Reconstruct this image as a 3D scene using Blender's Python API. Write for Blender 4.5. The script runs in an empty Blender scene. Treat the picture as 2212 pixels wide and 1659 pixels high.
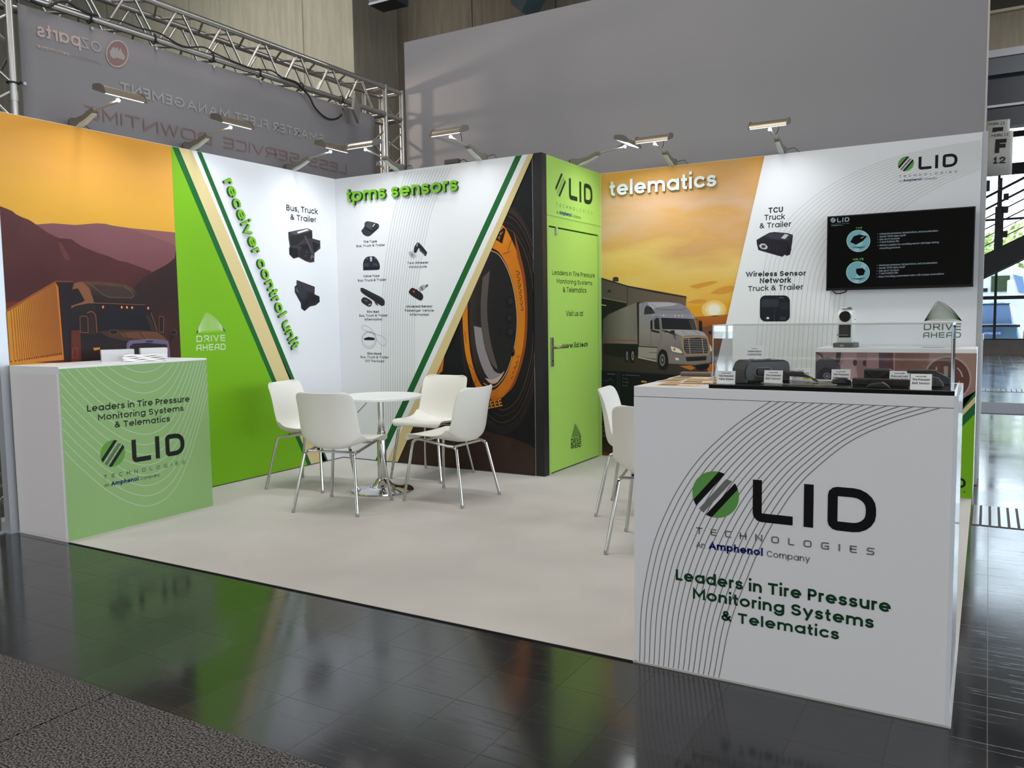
import bpy, bmesh, math, random
from mathutils import Vector, Matrix, Euler
S = bpy.context.scene
COL = S.collection
R = math.radians
# ---------------------------------------------------------------- camera, world, exposure
FW, FH, FP = 2212, 1659, 1770.4
CAM_LOC = Vector((5.0550, -5.6273, 1.2498))
CAM_ROT = Euler((R(85.378), R(0.8116), R(30.0794)), 'XYZ')
cd = bpy.data.cameras.new('camera'); cam = bpy.data.objects.new('camera', cd); COL.objects.link(cam)
cam.location = CAM_LOC; cam.rotation_euler = CAM_ROT
cd.sensor_width = 36; cd.sensor_fit = 'HORIZONTAL'; cd.lens = 36 * FP / FW; cd.clip_start = .05; cd.clip_end = 300
S.camera = cam
S.view_settings.view_transform = 'Standard'; S.view_settings.look = 'None'
S.view_settings.gamma = 1; S.view_settings.use_curve_mapping = False
S.view_settings.exposure = 0.0
w = bpy.data.worlds.new('sky'); S.world = w; w.use_nodes = True
bg = w.node_tree.nodes['Background']; bg.inputs[0].default_value = (.80, .90, 1.0, 1); bg.inputs[1].default_value = SKY_STRENGTH = 5.5
def area_light(name, loc, rot, sx, sy, power, color=(1, 1, 1), parent=None):
    l = bpy.data.lights.new(name, 'AREA'); l.shape = 'RECTANGLE'; l.size = sx; l.size_y = sy; l.energy = power; l.color = color
    o = bpy.data.objects.new(name, l); COL.objects.link(o); o.location = loc; o.rotation_euler = rot
    if parent: o.parent = parent
    return o
# unseen area lights added overhead to fill the hall and the stand
for hx, hy, hz, hp in ((-3, -6.5, 7.6, 110), (1, -7.6, 5.0, 118), (5.6, -7.6, 5.0, 90), (9, -4.0, 7.6, 40), (2.2, -1.8, 7.6, 165), (-4.5, 0.5, 7.6, 310), (8.5, 5, 7.6, 150), (8, 9.5, 7.6, 620)):
    area_light('hall_fill', (hx, hy, hz), (0, 0, 0), 3.2, .8, hp, (1, .965, .93))
# two fill lights added behind the camera, inside the closed front wall
for hx in (-13, 17): area_light('front_fill', (hx, -23.8, 3.0), (R(90), 0, 0), 14, 4, 430, (.92, .95, 1))

# ---------------------------------------------------------------- projection of a photo pixel on to a real plane of the stand
F_, D_, W1, WX, CX = 2.911, 1.1054, 2.074, 4.993, 0.514
CM = CAM_ROT.to_matrix()
def ray(px, py): return CM @ Vector(((px - FW / 2) / FP, -(py - FH / 2) / FP, -1))
class Plane:
    def __init__(s, axis, val, sign): s.axis, s.val, s.sign = axis, val, sign
    def hit(s, px, py, lift=0.0):
        d = ray(px, py); t = (s.val + s.sign * lift - CAM_LOC[s.axis]) / d[s.axis]; p = CAM_LOC + d * t
        return (p.y if s.axis == 0 else p.x, p.z)
    def p3(s, q, lift=0.0):
        c = s.val + s.sign * lift
        return (c, q[0], q[1]) if s.axis == 0 else (q[0], c, q[1])
PL = Plane(0, 0.0, 1); PT = Plane(1, 0.0, -1); PG = Plane(0, W1, 1); PM = Plane(1, D_, -1)
PLC = Plane(0, CX, 1); PBC = Plane(1, -F_, -1); PCC = Plane(1, .58, -1); PB = Plane(0, -.115, 1); PTV = Plane(1, D_ - .075, -1)
def floor_hit(px, py, z=0.0):
    d = ray(px, py); return CAM_LOC + d * ((z - CAM_LOC.z) / d.z)

# ---------------------------------------------------------------- materials
def lin(c): c /= 255; return c / 12.92 if c <= .04045 else ((c + .055) / 1.055) ** 2.4
def L(rgb, k=1.0): return tuple(min(.93, lin(c) * k) for c in rgb) + (1,)
MATS = {}
def mat(name, rgb, rough=.5, metal=0, k=1.0, spec=None, emit=None, trans=0, coat=0, noise=None, bump=None):
    """noise = (scale, amount): brightness mottling; bump = (scale, strength)"""
    if name in MATS: return MATS[name]
    m = bpy.data.materials.new(name); m.use_nodes = True; MATS[name] = m
    nt = m.node_tree; b = nt.nodes['Principled BSDF']
    b.inputs['Base Color'].default_value = L(rgb, k); b.inputs['Roughness'].default_value = rough; b.inputs['Metallic'].default_value = metal
    if spec is not None: b.inputs['Specular IOR Level'].default_value = spec
    if trans: b.inputs['Transmission Weight'].default_value = trans
    if coat: b.inputs['Coat Weight'].default_value = coat; b.inputs['Coat Roughness'].default_value = .08
    if emit: b.inputs['Emission Color'].default_value = L(emit[0]); b.inputs['Emission Strength'].default_value = emit[1]
    if noise or bump:
        tc = nt.nodes.new('ShaderNodeTexCoord')
    if noise:
        n = nt.nodes.new('ShaderNodeTexNoise'); n.inputs['Scale'].default_value = noise[0]; n.inputs['Detail'].default_value = 5
        nt.links.new(tc.outputs['Object'], n.inputs['Vector'])
        r = nt.nodes.new('ShaderNodeValToRGB'); e = r.color_ramp.elements
        c = L(rgb, k); e[0].position = .3; e[1].position = .7
        e[0].color = tuple(x * (1 - noise[1]) for x in c[:3]) + (1,); e[1].color = tuple(min(.95, x * (1 + noise[1])) for x in c[:3]) + (1,)
        nt.links.new(n.outputs['Fac'], r.inputs[0]); nt.links.new(r.outputs[0], b.inputs['Base Color'])
    if bump:
        n = nt.nodes.new('ShaderNodeTexNoise'); n.inputs['Scale'].default_value = bump[0]; n.inputs['Detail'].default_value = 4
        nt.links.new(tc.outputs['Object'], n.inputs['Vector'])
        bu = nt.nodes.new('ShaderNodeBump'); bu.inputs['Strength'].default_value = bump[1]; bu.inputs['Distance'].default_value = .01
        nt.links.new(n.outputs['Fac'], bu.inputs['Height']); nt.links.new(bu.outputs[0], b.inputs['Normal'])
    return m
INK = .86
def ink(rgb, k=None):
    """printing ink of one colour on a stand panel"""
    return mat('ink_%02x%02x%02x' % rgb, rgb, .55, spec=.25, k=INK if k is None else k)
def ramp_mat(name, axis, a, b_, stops, noise=(3, .0), stretch=(1, 1, 1), rough=.55):
    """printed colour blend running along one world axis, broken up by a cloud noise"""
    if name in MATS: return MATS[name]
    m = bpy.data.materials.new(name); m.use_nodes = True; MATS[name] = m; nt = m.node_tree; b = nt.nodes['Principled BSDF']
    b.inputs['Roughness'].default_value = rough; b.inputs['Specular IOR Level'].default_value = .25
    g = nt.nodes.new('ShaderNodeNewGeometry'); sp = nt.nodes.new('ShaderNodeSeparateXYZ'); nt.links.new(g.outputs['Position'], sp.inputs[0])
    mr = nt.nodes.new('ShaderNodeMapRange'); nt.links.new(sp.outputs[axis], mr.inputs[0]); mr.inputs[1].default_value = a; mr.inputs[2].default_value = b_
    mp = nt.nodes.new('ShaderNodeMapping'); mp.inputs['Scale'].default_value = stretch; nt.links.new(g.outputs['Position'], mp.inputs[0])
    n = nt.nodes.new('ShaderNodeTexNoise'); n.inputs['Scale'].default_value = noise[0]; n.inputs['Detail'].default_value = 6; nt.links.new(mp.outputs[0], n.inputs['Vector'])
    ma = nt.nodes.new('ShaderNodeMath'); ma.operation = 'MULTIPLY_ADD'; nt.links.new(n.outputs['Fac'], ma.inputs[0]); ma.inputs[1].default_value = noise[1]; ma.inputs[2].default_value = -noise[1] / 2
    ad = nt.nodes.new('ShaderNodeMath'); ad.operation = 'ADD'; nt.links.new(mr.outputs[0], ad.inputs[0]); nt.links.new(ma.outputs[0], ad.inputs[1])
    r = nt.nodes.new('ShaderNodeValToRGB'); el = r.color_ramp.elements
    el[0].position = stops[0][0]; el[0].color = L(stops[0][1], INK); el[1].position = stops[-1][0]; el[1].color = L(stops[-1][1], INK)
    for p, c in stops[1:-1]: e = el.new(p); e.color = L(c, INK)
    nt.links.new(ad.outputs[0], r.inputs[0]); nt.links.new(r.outputs[0], b.inputs['Base Color'])
    return m
def glass_mat(name, tint, gloss_rough=.02, base=.05):
    if name in MATS: return MATS[name]
    m = bpy.data.materials.new(name); m.use_nodes = True; MATS[name] = m; nt = m.node_tree; nt.nodes.clear()
    o = nt.nodes.new('ShaderNodeOutputMaterial'); mx = nt.nodes.new('ShaderNodeMixShader'); t = nt.nodes.new('ShaderNodeBsdfTransparent'); gl = nt.nodes.new('ShaderNodeBsdfGlossy')
    t.inputs[0].default_value = tint + (1,); gl.inputs['Roughness'].default_value = gloss_rough
    lw = nt.nodes.new('ShaderNodeLayerWeight'); pw = nt.nodes.new('ShaderNodeMath'); pw.operation = 'POWER'; pw.inputs[1].default_value = 5; nt.links.new(lw.outputs['Facing'], pw.inputs[0])
    ma = nt.nodes.new('ShaderNodeMath'); ma.operation = 'MULTIPLY_ADD'; ma.inputs[1].default_value = 1 - base; ma.inputs[2].default_value = base; ma.use_clamp = True; nt.links.new(pw.outputs[0], ma.inputs[0])
    lw.inputs[0].default_value = .5
    nt.links.new(ma.outputs[0], mx.inputs[0]); nt.links.new(t.outputs[0], mx.inputs[1]); nt.links.new(gl.outputs[0], mx.inputs[2]); nt.links.new(mx.outputs[0], o.inputs[0])
    return m

# ---------------------------------------------------------------- mesh building
class MB:
    """collects shapes with their materials and links them as ONE mesh object"""
    def __init__(s): s.v, s.f, s.m, s.mats = [], [], [], []
    def mi(s, m):
        if m not in s.mats: s.mats.append(m)
        return s.mats.index(m)
    def add(s, vs, fs, m):
        o = len(s.v); s.v += [tuple(x) for x in vs]; i = s.mi(m)
        for f in fs: s.f.append([o + k for k in f]); s.m.append(i)
        return s
    def box(s, a, b, m, M=None):
        x0, y0, z0 = a; x1, y1, z1 = b
        vs = [(x0, y0, z0), (x1, y0, z0), (x1, y1, z0), (x0, y1, z0), (x0, y0, z1), (x1, y0, z1), (x1, y1, z1), (x0, y1, z1)]
        if M: vs = [M @ Vector(p) for p in vs]
        return s.add(vs, [(0, 3, 2, 1), (4, 5, 6, 7), (0, 1, 5, 4), (1, 2, 6, 5), (2, 3, 7, 6), (3, 0, 4, 7)], m)
    def tube(s, pts, r, m, n=8, closed=False, cap=True):
        pts = [Vector(p) for p in pts]; k = len(pts); rs = r if isinstance(r, (list, tuple)) else [r] * k
        vs, fs, ref = [], [], None
        for i, p in enumerate(pts):
            if closed: t = pts[(i + 1) % k] - pts[i - 1]
            else: t = pts[min(i + 1, k - 1)] - pts[max(i - 1, 0)]
            t.normalize()
            if ref is None: ref = Vector((0, 0, 1)) if abs(t.z) < .9 else Vector((1, 0, 0))
            a = (ref - t * ref.dot(t)).normalized(); ref = a; b = t.cross(a)
            for j in range(n):
                q = 2 * math.pi * j / n; vs.append(p + (a * math.cos(q) + b * math.sin(q)) * rs[i])
        for i in range(k if closed else k - 1):
            for j in range(n):
                i2 = (i + 1) % k; fs.append((i * n + j, i * n + (j + 1) % n, i2 * n + (j + 1) % n, i2 * n + j))
        if cap and not closed: fs += [tuple(range(n))[::-1], tuple((k - 1) * n + j for j in range(n))]
        return s.add(vs, fs, m)
    def lathe(s, prof, m, n=32, loc=(0, 0, 0), caps=True):
        vs, fs = [], []
        for r, z in prof:
            for j in range(n): q = 2 * math.pi * j / n; vs.append((loc[0] + r * math.cos(q), loc[1] + r * math.sin(q), loc[2] + z))
        k = len(prof)
        for i in range(k - 1):
            for j in range(n): fs.append((i * n + j, i * n + (j + 1) % n, (i + 1) * n + (j + 1) % n, (i + 1) * n + j))
        if caps: fs += [tuple(range(n))[::-1], tuple((k - 1) * n + j for j in range(n))]
        return s.add(vs, fs, m)
    def prism(s, poly, off, m):
        """closed 3-D polygon swept by a vector"""
        n = len(poly); a = [Vector(p) for p in poly]; off = Vector(off); vs = a + [p + off for p in a]
        fs = [tuple(range(n))[::-1], tuple(n + i for i in range(n))] + [(i, (i + 1) % n, n + (i + 1) % n, n + i) for i in range(n)]
        return s.add(vs, fs, m)
    def build(s, name, parent=None, smooth=0, bevel=0, loc=None, recalc=True, **tags):
        me = bpy.data.meshes.new(name); me.from_pydata(s.v, [], s.f)
        for m in s.mats: me.materials.append(m)
        me.polygons.foreach_set('material_index', s.m); me.update()
        if recalc:
            bm = bmesh.new(); bm.from_mesh(me); bmesh.ops.recalc_face_normals(bm, faces=bm.faces); bm.to_mesh(me); bm.free()
        if smooth:
            me.shade_smooth(); me.set_sharp_from_angle(angle=R(smooth))
        o = bpy.data.objects.new(name, me); COL.objects.link(o)
        if parent is not None: o.parent = parent
        if loc is not None: o.location = loc
        if bevel:
            b = o.modifiers.new('edge', 'BEVEL'); b.width = bevel; b.segments = 2; b.limit_method = 'ANGLE'; b.angle_limit = R(40)
        for k, v in tags.items(): o[k] = v
        return o
def thing(name, label, cat, loc=(0, 0, 0), rz=0, group=None):
    o = bpy.data.objects.new(name, None); COL.objects.link(o); o.location = loc; o.rotation_euler = (0, 0, rz); o.empty_display_size = .1
    o['label'] = label; o['category'] = cat
    if group: o['group'] = group
    return o
def tag(o, label, cat, group=None, kind=None):
    o['label'] = label; o['category'] = cat
    if group: o['group'] = group
    if kind: o['kind'] = kind
    return o
def copy_thing(root, loc, rz, label, group=None):
    def dup(o, par):
        c = o.copy(); COL.objects.link(c)
        if par is not None: c.parent = par
        for ch in o.children: dup(ch, c)
        return c
    r = dup(root, None); r.location = loc; r.rotation_euler = (0, 0, rz); r['label'] = label
    if group: r['group'] = group
    return r

# ---------------------------------------------------------------- stroke lettering
def arc(cx, cy, rx, ry, a0, a1, n=9):
    return [(cx + rx * math.cos(R(a0 + (a1 - a0) * i / n)), cy + ry * math.sin(R(a0 + (a1 - a0) * i / n))) for i in range(n + 1)]
def ell(cx, cy, rx, ry, n=18): return arc(cx, cy, rx, ry, 0, 360, n)
X, CAPH = .55, .70
BOWL = ell(.28, .275, .28, .275)
SGN = lambda w, h: arc(w / 2, h * .745, w * .46, h * .255, 35, 270, 9)[:-1] + arc(w / 2, h * .255, w * .5, h * .255, 90, -150, 10)
GL = {' ': (.16, []),
 'a': (.56, [BOWL, [(.56, X), (.56, 0)]]), 'b': (.56, [BOWL, [(0, .75), (0, 0)]]), 'c': (.48, [arc(.28, .275, .28, .275, 48, 312, 13)]),
 'd': (.56, [BOWL, [(.56, .75), (.56, 0)]]), 'e': (.55, [[(.01, .27), (.55, .27)], arc(.275, .275, .275, .275, 0, 304, 14)]),
 'f': (.30, [[(.10, 0), (.10, .58)] + arc(.27, .58, .17, .17, 180, 95, 4), [(0, .52), (.28, .52)]]),
 'g': (.56, [BOWL, [(.56, X), (.56, -.02)] + arc(.28, -.02, .28, .18, 0, -150, 8)]),
 'h': (.48, [[(0, .75), (0, 0)], [(0, .3)] + arc(.24, .31, .24, .24, 180, 0, 8) + [(.48, 0)]]),
 'i': (.05, [[(.0, X), (.0, 0)], [(0, .80), (0, .815)]]), 'j': (.1, [[(.1, X), (.1, -.1)] + arc(0, -.1, .1, .1, 0, -80, 3), [(.1, .80), (.1, .815)]]),
 'k': (.44, [[(0, .75), (0, 0)], [(.42, X), (.02, .22)], [(.17, .33), (.44, 0)]]), 'l': (.05, [[(0, .75), (0, 0)]]),
 'm': (.80, [[(0, X), (0, 0)], [(0, .3)] + arc(.2, .35, .2, .2, 180, 0, 8) + [(.4, 0)], [(.4, .3)] + arc(.6, .35, .2, .2, 180, 0, 8) + [(.8, 0)]]),
 'n': (.48, [[(0, X), (0, 0)], [(0, .3)] + arc(.24, .31, .24, .24, 180, 0, 8) + [(.48, 0)]]),
 'o': (.56, [BOWL]), 'p': (.56, [BOWL, [(0, X), (0, -.2)]]), 'q': (.56, [BOWL, [(.56, X), (.56, -.2)]]),
 'r': (.27, [[(0, X), (0, 0)], [(0, .3)] + arc(.22, .33, .22, .22, 180, 75, 5)]), 's': (.42, [SGN(.42, X)]),
 't': (.28, [[(.11, .70), (.11, .15)] + arc(.25, .15, .14, .15, 180, 275, 5), [(0, .52), (.28, .52)]]),
 'u': (.48, [[(0, X), (0, .24)] + arc(.24, .24, .24, .24, 180, 360, 8) + [(.48, X)], [(.48, X), (.48, 0)]]),
 'v': (.50, [[(0, X), (.25, 0), (.5, X)]]), 'w': (.76, [[(0, X), (.2, 0), (.38, X), (.56, 0), (.76, X)]]), 'x': (.46, [[(0, X), (.46, 0)], [(.46, X), (0, 0)]]),
 'y': (.50, [[(0, X), (.26, .02)], [(.5, X), (.16, -.2)]]), 'z': (.42, [[(0, X), (.42, X), (0, 0), (.42, 0)]]),
 'A': (.66, [[(0, 0), (.33, .7), (.66, 0)], [(.12, .22), (.54, .22)]]),
 'B': (.48, [[(0, 0), (0, .7), (.26, .7)] + arc(.26, .53, .18, .17, 90, -90, 6) + [(0, .36)], [(.26, .36)] + arc(.28, .18, .2, .18, 90, -90, 6) + [(0, 0)]]),
 'C': (.62, [arc(.35, .35, .35, .35, 45, 315, 14)]), 'D': (.58, [[(0, 0), (0, .7), (.24, .7)] + arc(.24, .35, .34, .35, 90, -90, 12) + [(0, 0)]]),
 'E': (.42, [[(.42, .7), (0, .7), (0, 0), (.42, 0)], [(0, .36), (.38, .36)]]), 'F': (.42, [[(.42, .7), (0, .7), (0, 0)], [(0, .36), (.38, .36)]]),
 'G': (.68, [arc(.35, .35, .35, .35, 45, 360, 16) + [(.38, .35)]]), 'H': (.54, [[(0, 0), (0, .7)], [(.54, 0), (.54, .7)], [(0, .36), (.54, .36)]]),
 'I': (.05, [[(0, .7), (0, 0)]]), 'K': (.52, [[(0, .7), (0, 0)], [(.5, .7), (.03, .3)], [(.17, .42), (.52, 0)]]), 'L': (.40, [[(0, .7), (0, 0), (.4, 0)]]),
 'M': (.70, [[(0, 0), (0, .7), (.35, .18), (.7, .7), (.7, 0)]]), 'N': (.56, [[(0, 0), (0, .7), (.56, 0), (.56, .7)]]), 'O': (.70, [ell(.35, .35, .35, .35, 22)]),
 'P': (.46, [[(0, 0), (0, .7), (.26, .7)] + arc(.26, .5, .2, .2, 90, -90, 8) + [(0, .3)]]), 'R': (.50, [[(0, 0), (0, .7), (.26, .7)] + arc(.26, .5, .2, .2, 90, -90, 8) + [(0, .3)], [(.22, .3), (.5, 0)]]),
 'S': (.52, [SGN(.52, .7)]), 'T': (.52, [[(0, .7), (.52, .7)], [(.26, .7), (.26, 0)]]), 'U': (.54, [[(0, .7), (0, .27)] + arc(.27, .27, .27, .27, 180, 360, 10) + [(.54, .7)]]),
 'V': (.62, [[(0, .7), (.31, 0), (.62, .7)]]), 'W': (.92, [[(0, .7), (.24, 0), (.46, .7), (.68, 0), (.92, .7)]]), 'Y': (.58, [[(0, .7), (.29, .3), (.58, .7)], [(.29, .3), (.29, 0)]]), 'Z': (.5, [[(0, .7), (.5, .7), (0, 0), (.5, 0)]]),
 '0': (.48, [ell(.24, .35, .24, .35)]), '1': (.3, [[(0, .56), (.16, .7), (.16, 0)], [(0, 0), (.32, 0)]]), '2': (.46, [arc(.23, .48, .22, .22, 165, -35, 9) + [(0, 0), (.46, 0)]]),
 '3': (.44, [arc(.2, .53, .2, .17, 130, -90, 8), arc(.2, .18, .22, .18, 90, -130, 8)]), '6': (.46, [ell(.23, .22, .23, .22), [(.3, .7), (.03, .3)]]), '7': (.44, [[(0, .7), (.44, .7), (.14, 0)]]),
 '&': (.58, [[(.56, 0), (.13, .48)] + arc(.24, .56, .13, .14, 200, -30, 8) + arc(.2, .18, .2, .18, 85, 300, 9) + [(.52, .32)]]),
 ',': (.08, [[(.06, .04), (.02, -.12)]]), '.': (.06, [[(.02, .01), (.03, .02)]]), '-': (.26, [[(0, .28), (.26, .28)]]), "'": (.05, [[(0, .7), (0, .58)]])}
def rr(w, h, r, n=4): return arc(w - r, h - r, r, r, 90, 0, n) + arc(w - r, r, r, r, 0, -90, n) + arc(r, r, r, r, -90, -180, n) + arc(r, h - r, r, r, 180, 90, n)
GW = {' ': (.4, []), 'T': (.72, [[(0, .7), (.72, .7)], [(.36, .7), (.36, 0)]]), 'E': (.66, [[(.66, .7), (0, .7)] + arc(.14, .14, .14, .14, 180, 270, 4) + [(.66, 0)], [(.02, .36), (.62, .36)]]),
 'C': (.68, [[(.68, .7)] + arc(.18, .52, .18, .18, 90, 180, 4) + arc(.18, .18, .18, .18, 180, 270, 4) + [(.68, 0)]]), 'H': (.72, [[(0, 0), (0, .7)], [(.72, 0), (.72, .7)], [(0, .36), (.72, .36)]]),
 'N': (.76, [[(0, 0), (0, .7), (.76, 0), (.76, .7)]]), 'O': (.82, [(lambda q: q + [q[0]])(rr(.82, .7, .24))]), 'L': (.62, [[(0, .7)] + arc(.12, .12, .12, .12, 180, 270, 4) + [(.62, 0)]]),
 'G': (.78, [[(.76, .7)] + arc(.2, .5, .2, .2, 90, 180, 4) + arc(.2, .2, .2, .2, 180, 270, 4) + [(.78, 0), (.78, .34), (.42, .34)]]), 'I': (.05, [[(0, .7), (0, 0)]]),
 'S': (.72, [[(.7, .7)] + arc(.17, .53, .17, .17, 90, 270, 6) + arc(.55, .18, .17, .18, 90, -90, 6) + [(.0, 0)]]), 'D': (.78, [[(0, 0), (0, .7), (.5, .7)] + arc(.5, .42, .28, .28, 90, 0, 4) + arc(.5, .28, .28, .28, 0, -90, 4) + [(0, 0)]]),
 'R': (.72, [[(0, 0), (0, .7), (.5, .7)] + arc(.5, .5, .22, .2, 90, -90, 6) + [(.0, .3)], [(.42, .3), (.72, 0)]]), 'V': (.76, [[(0, .7), (.38, 0), (.76, .7)]]),
 'A': (.72, [[(0, 0), (0, .4)] + arc(.3, .4, .3, .3, 180, 90, 5) + [(.72, .7), (.72, 0)], [(0, .26), (.72, .26)]]), 'U': (.72, [[(0, .7), (0, 0), (.72, 0), (.72, .7)]])}
def text_strokes(s, wt, font=GL, gap=.075, space=1.0):
    """centre lines of a text on a baseline at 0, in em; returns strokes, width"""
    x, out = 0.0, []
    for ch in s:
        W, st = font[ch]; Wm = max(W, wt)
        if ch == ' ': x += (W + gap) * space; continue
        low = ch.islower() and font is GL
        for pl in st:
            q = []
            for (a, b) in pl:
                xx = wt / 2 + (a * (Wm - wt) / W if W > wt else 0)
                h = X if low else CAPH
                yy = wt / 2 + b * (h - wt) / h if 0 <= b <= h else (b + wt / 2 if b < 0 else b - wt / 2)
                q.append((x + xx, yy))
            out.append(q)
        x += Wm + gap * space
    return out, x - gap * space
def ribbon(pts, w, closed=False, square=True):
    """2-D ribbon of width w along a polyline: verts, quads"""
    P = [Vector(p) for p in pts]; P = [p for i, p in enumerate(P) if i == 0 or (p - P[i - 1]).length > 1e-7]
    if len(P) > 3 and (P[0] - P[-1]).length < 1e-6: closed = True; P = P[:-1]
    k = len(P)
    if k < 2: return [], []
    if not closed and square:
        P[0] = P[0] - (P[1] - P[0]).normalized() * w / 2; P[-1] = P[-1] + (P[-1] - P[-2]).normalized() * w / 2
    vs, fs = [], []
    for i in range(k):
        a = P[i - 1] if (closed or i > 0) else None; b = P[(i + 1) % k] if (closed or i < k - 1) else None
        d1 = (P[i] - a).normalized() if a is not None else None; d2 = (b - P[i]).normalized() if b is not None else None
        if d1 is None: d1 = d2
        if d2 is None: d2 = d1
        n1 = Vector((-d1.y, d1.x)); n2 = Vector((-d2.y, d2.x)); n = n1 + n2
        if n.length < 1e-4: n = n1
        n.normalize(); sc = 1 / max(.45, n.dot(n1)); vs += [P[i] + n * w / 2 * sc, P[i] - n * w / 2 * sc]
    for i in range(k if closed else k - 1):
        j = (i + 1) % k; fs.append((2 * i, 2 * i + 1, 2 * j + 1, 2 * j))
    return vs, fs
LAY = .0004
class Pr:
    """printing on one plane; points given in a crop (ox, oy, s) of the photo are cast on to the plane"""
    def __init__(s, plane, ox=0, oy=0, sc=1.0, mb=None): s.pl, s.ox, s.oy, s.sc = plane, ox, oy, sc; s.mb = mb or MB(); s.um, s.uM, s.vM = -99, 99, 99
    def at(s, ox, oy, sc):
        r = Pr(s.pl, ox, oy, sc, s.mb); r.um, r.uM, r.vM = s.um, s.uM, s.vM; return r
    def lim(s, um=-99, uM=99, vM=99): s.um, s.uM, s.vM = um, uM, vM; return s
    def q(s, p):
        u, v = s.pl.hit(s.ox + p[0] / s.sc, s.oy + p[1] / s.sc)
        return Vector((min(s.uM, max(s.um, u)), min(s.vM, max(.002, v))))
    def put(s, vs, fs, m, lay): s.mb.add([s.pl.p3(v, lay * LAY) for v in vs], fs, m if not isinstance(m, tuple) else ink(m))
    def poly(s, m, pts, lay=1): s.put([s.q(p) for p in pts], [tuple(range(len(pts)))], m, lay)
    def polyq(s, m, pts, lay=1): s.put(pts, [tuple(range(len(pts)))], m, lay)
    def line(s, m, pts, w, lay=2, closed=False):
        v, f = ribbon([s.q(p) for p in pts], w, closed, False); s.put(v, f, m, lay)
    def lineq(s, m, pts, w, lay=2, closed=False):
        v, f = ribbon(pts, w, closed, False); s.put(v, f, m, lay)
    def disc(s, m, c, rx, ry, lay=3, n=20, a0=0, a1=360):
        s.poly(m, arc(c[0], c[1], rx, ry, a0, a1, n)[:n if a1 - a0 == 360 else n + 1], lay)
    def text(s, t, p0, p1, ptop, m, wt=.085, lay=6, ref=CAPH, font=GL, gap=.075, depth=0, side=None, mir=False, space=1.0, lift=0):
        O, E, T = s.q(p0), s.q(p1), s.q(ptop); d = E - O; wl = d.length; d.normalize()
        up = (T - O) - d * (T - O).dot(d); h = up.length; up.normalize(); sy = h / ref
        st, wd = text_strokes(t, wt, font, gap, space); sx = wl / wd
        for ki, pl in enumerate(st):
            v, f = ribbon([(a * sx, b * sy) for a, b in pl], wt * sy)
            if not v: continue
            ex = (ki % 6) * .00018
            v = [O + d * a.x + up * a.y for a in v]
            if not depth: s.put(v, f, m, lay + (ki % 4) * .08)
            else:
                n = len(v); top = [s.pl.p3(a, depth + lift + ex) for a in v]; bot = [s.pl.p3(a, lift) for a in v]
                s.mb.add(top, f, m)
                edges = {}
                for q in f:
                    for i in range(4):
                        e = (q[i], q[(i + 1) % 4]); k = tuple(sorted(e)); edges[k] = edges.get(k, 0) + 1
                s.mb.add(top + bot, [(a, b, n + b, n + a) for (a, b), c in edges.items() if c == 1], side or m)
def catmull(pts, n=8):
    P = [Vector(p) for p in pts]; P = [2 * P[0] - P[1]] + P + [2 * P[-1] - P[-2]]; out = []
    for i in range(1, len(P) - 2):
        a, b, c, d = P[i - 1:i + 3]
        for k in range(n):
            t = k / n; out.append(.5 * (2 * b + (c - a) * t + (2 * a - 5 * b + 4 * c - d) * t * t + (3 * b - a - 3 * c + d) * t ** 3))
    return out + [P[-2]]
def clip_line(pts, u0, u1, v0, v1):
    """pieces of a polyline inside a rectangle"""
    ins = lambda p: u0 <= p[0] <= u1 and v0 <= p[1] <= v1
    runs, cur = [], []
    for a, b in zip(pts, pts[1:]):
        for k in range(6):
            p = Vector(a).lerp(Vector(b), k / 6)
            if ins(p): cur.append(p)
            elif cur: runs.append(cur); cur = []
    if cur: runs.append(cur)
    return [r for r in runs if len(r) > 2]
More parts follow.
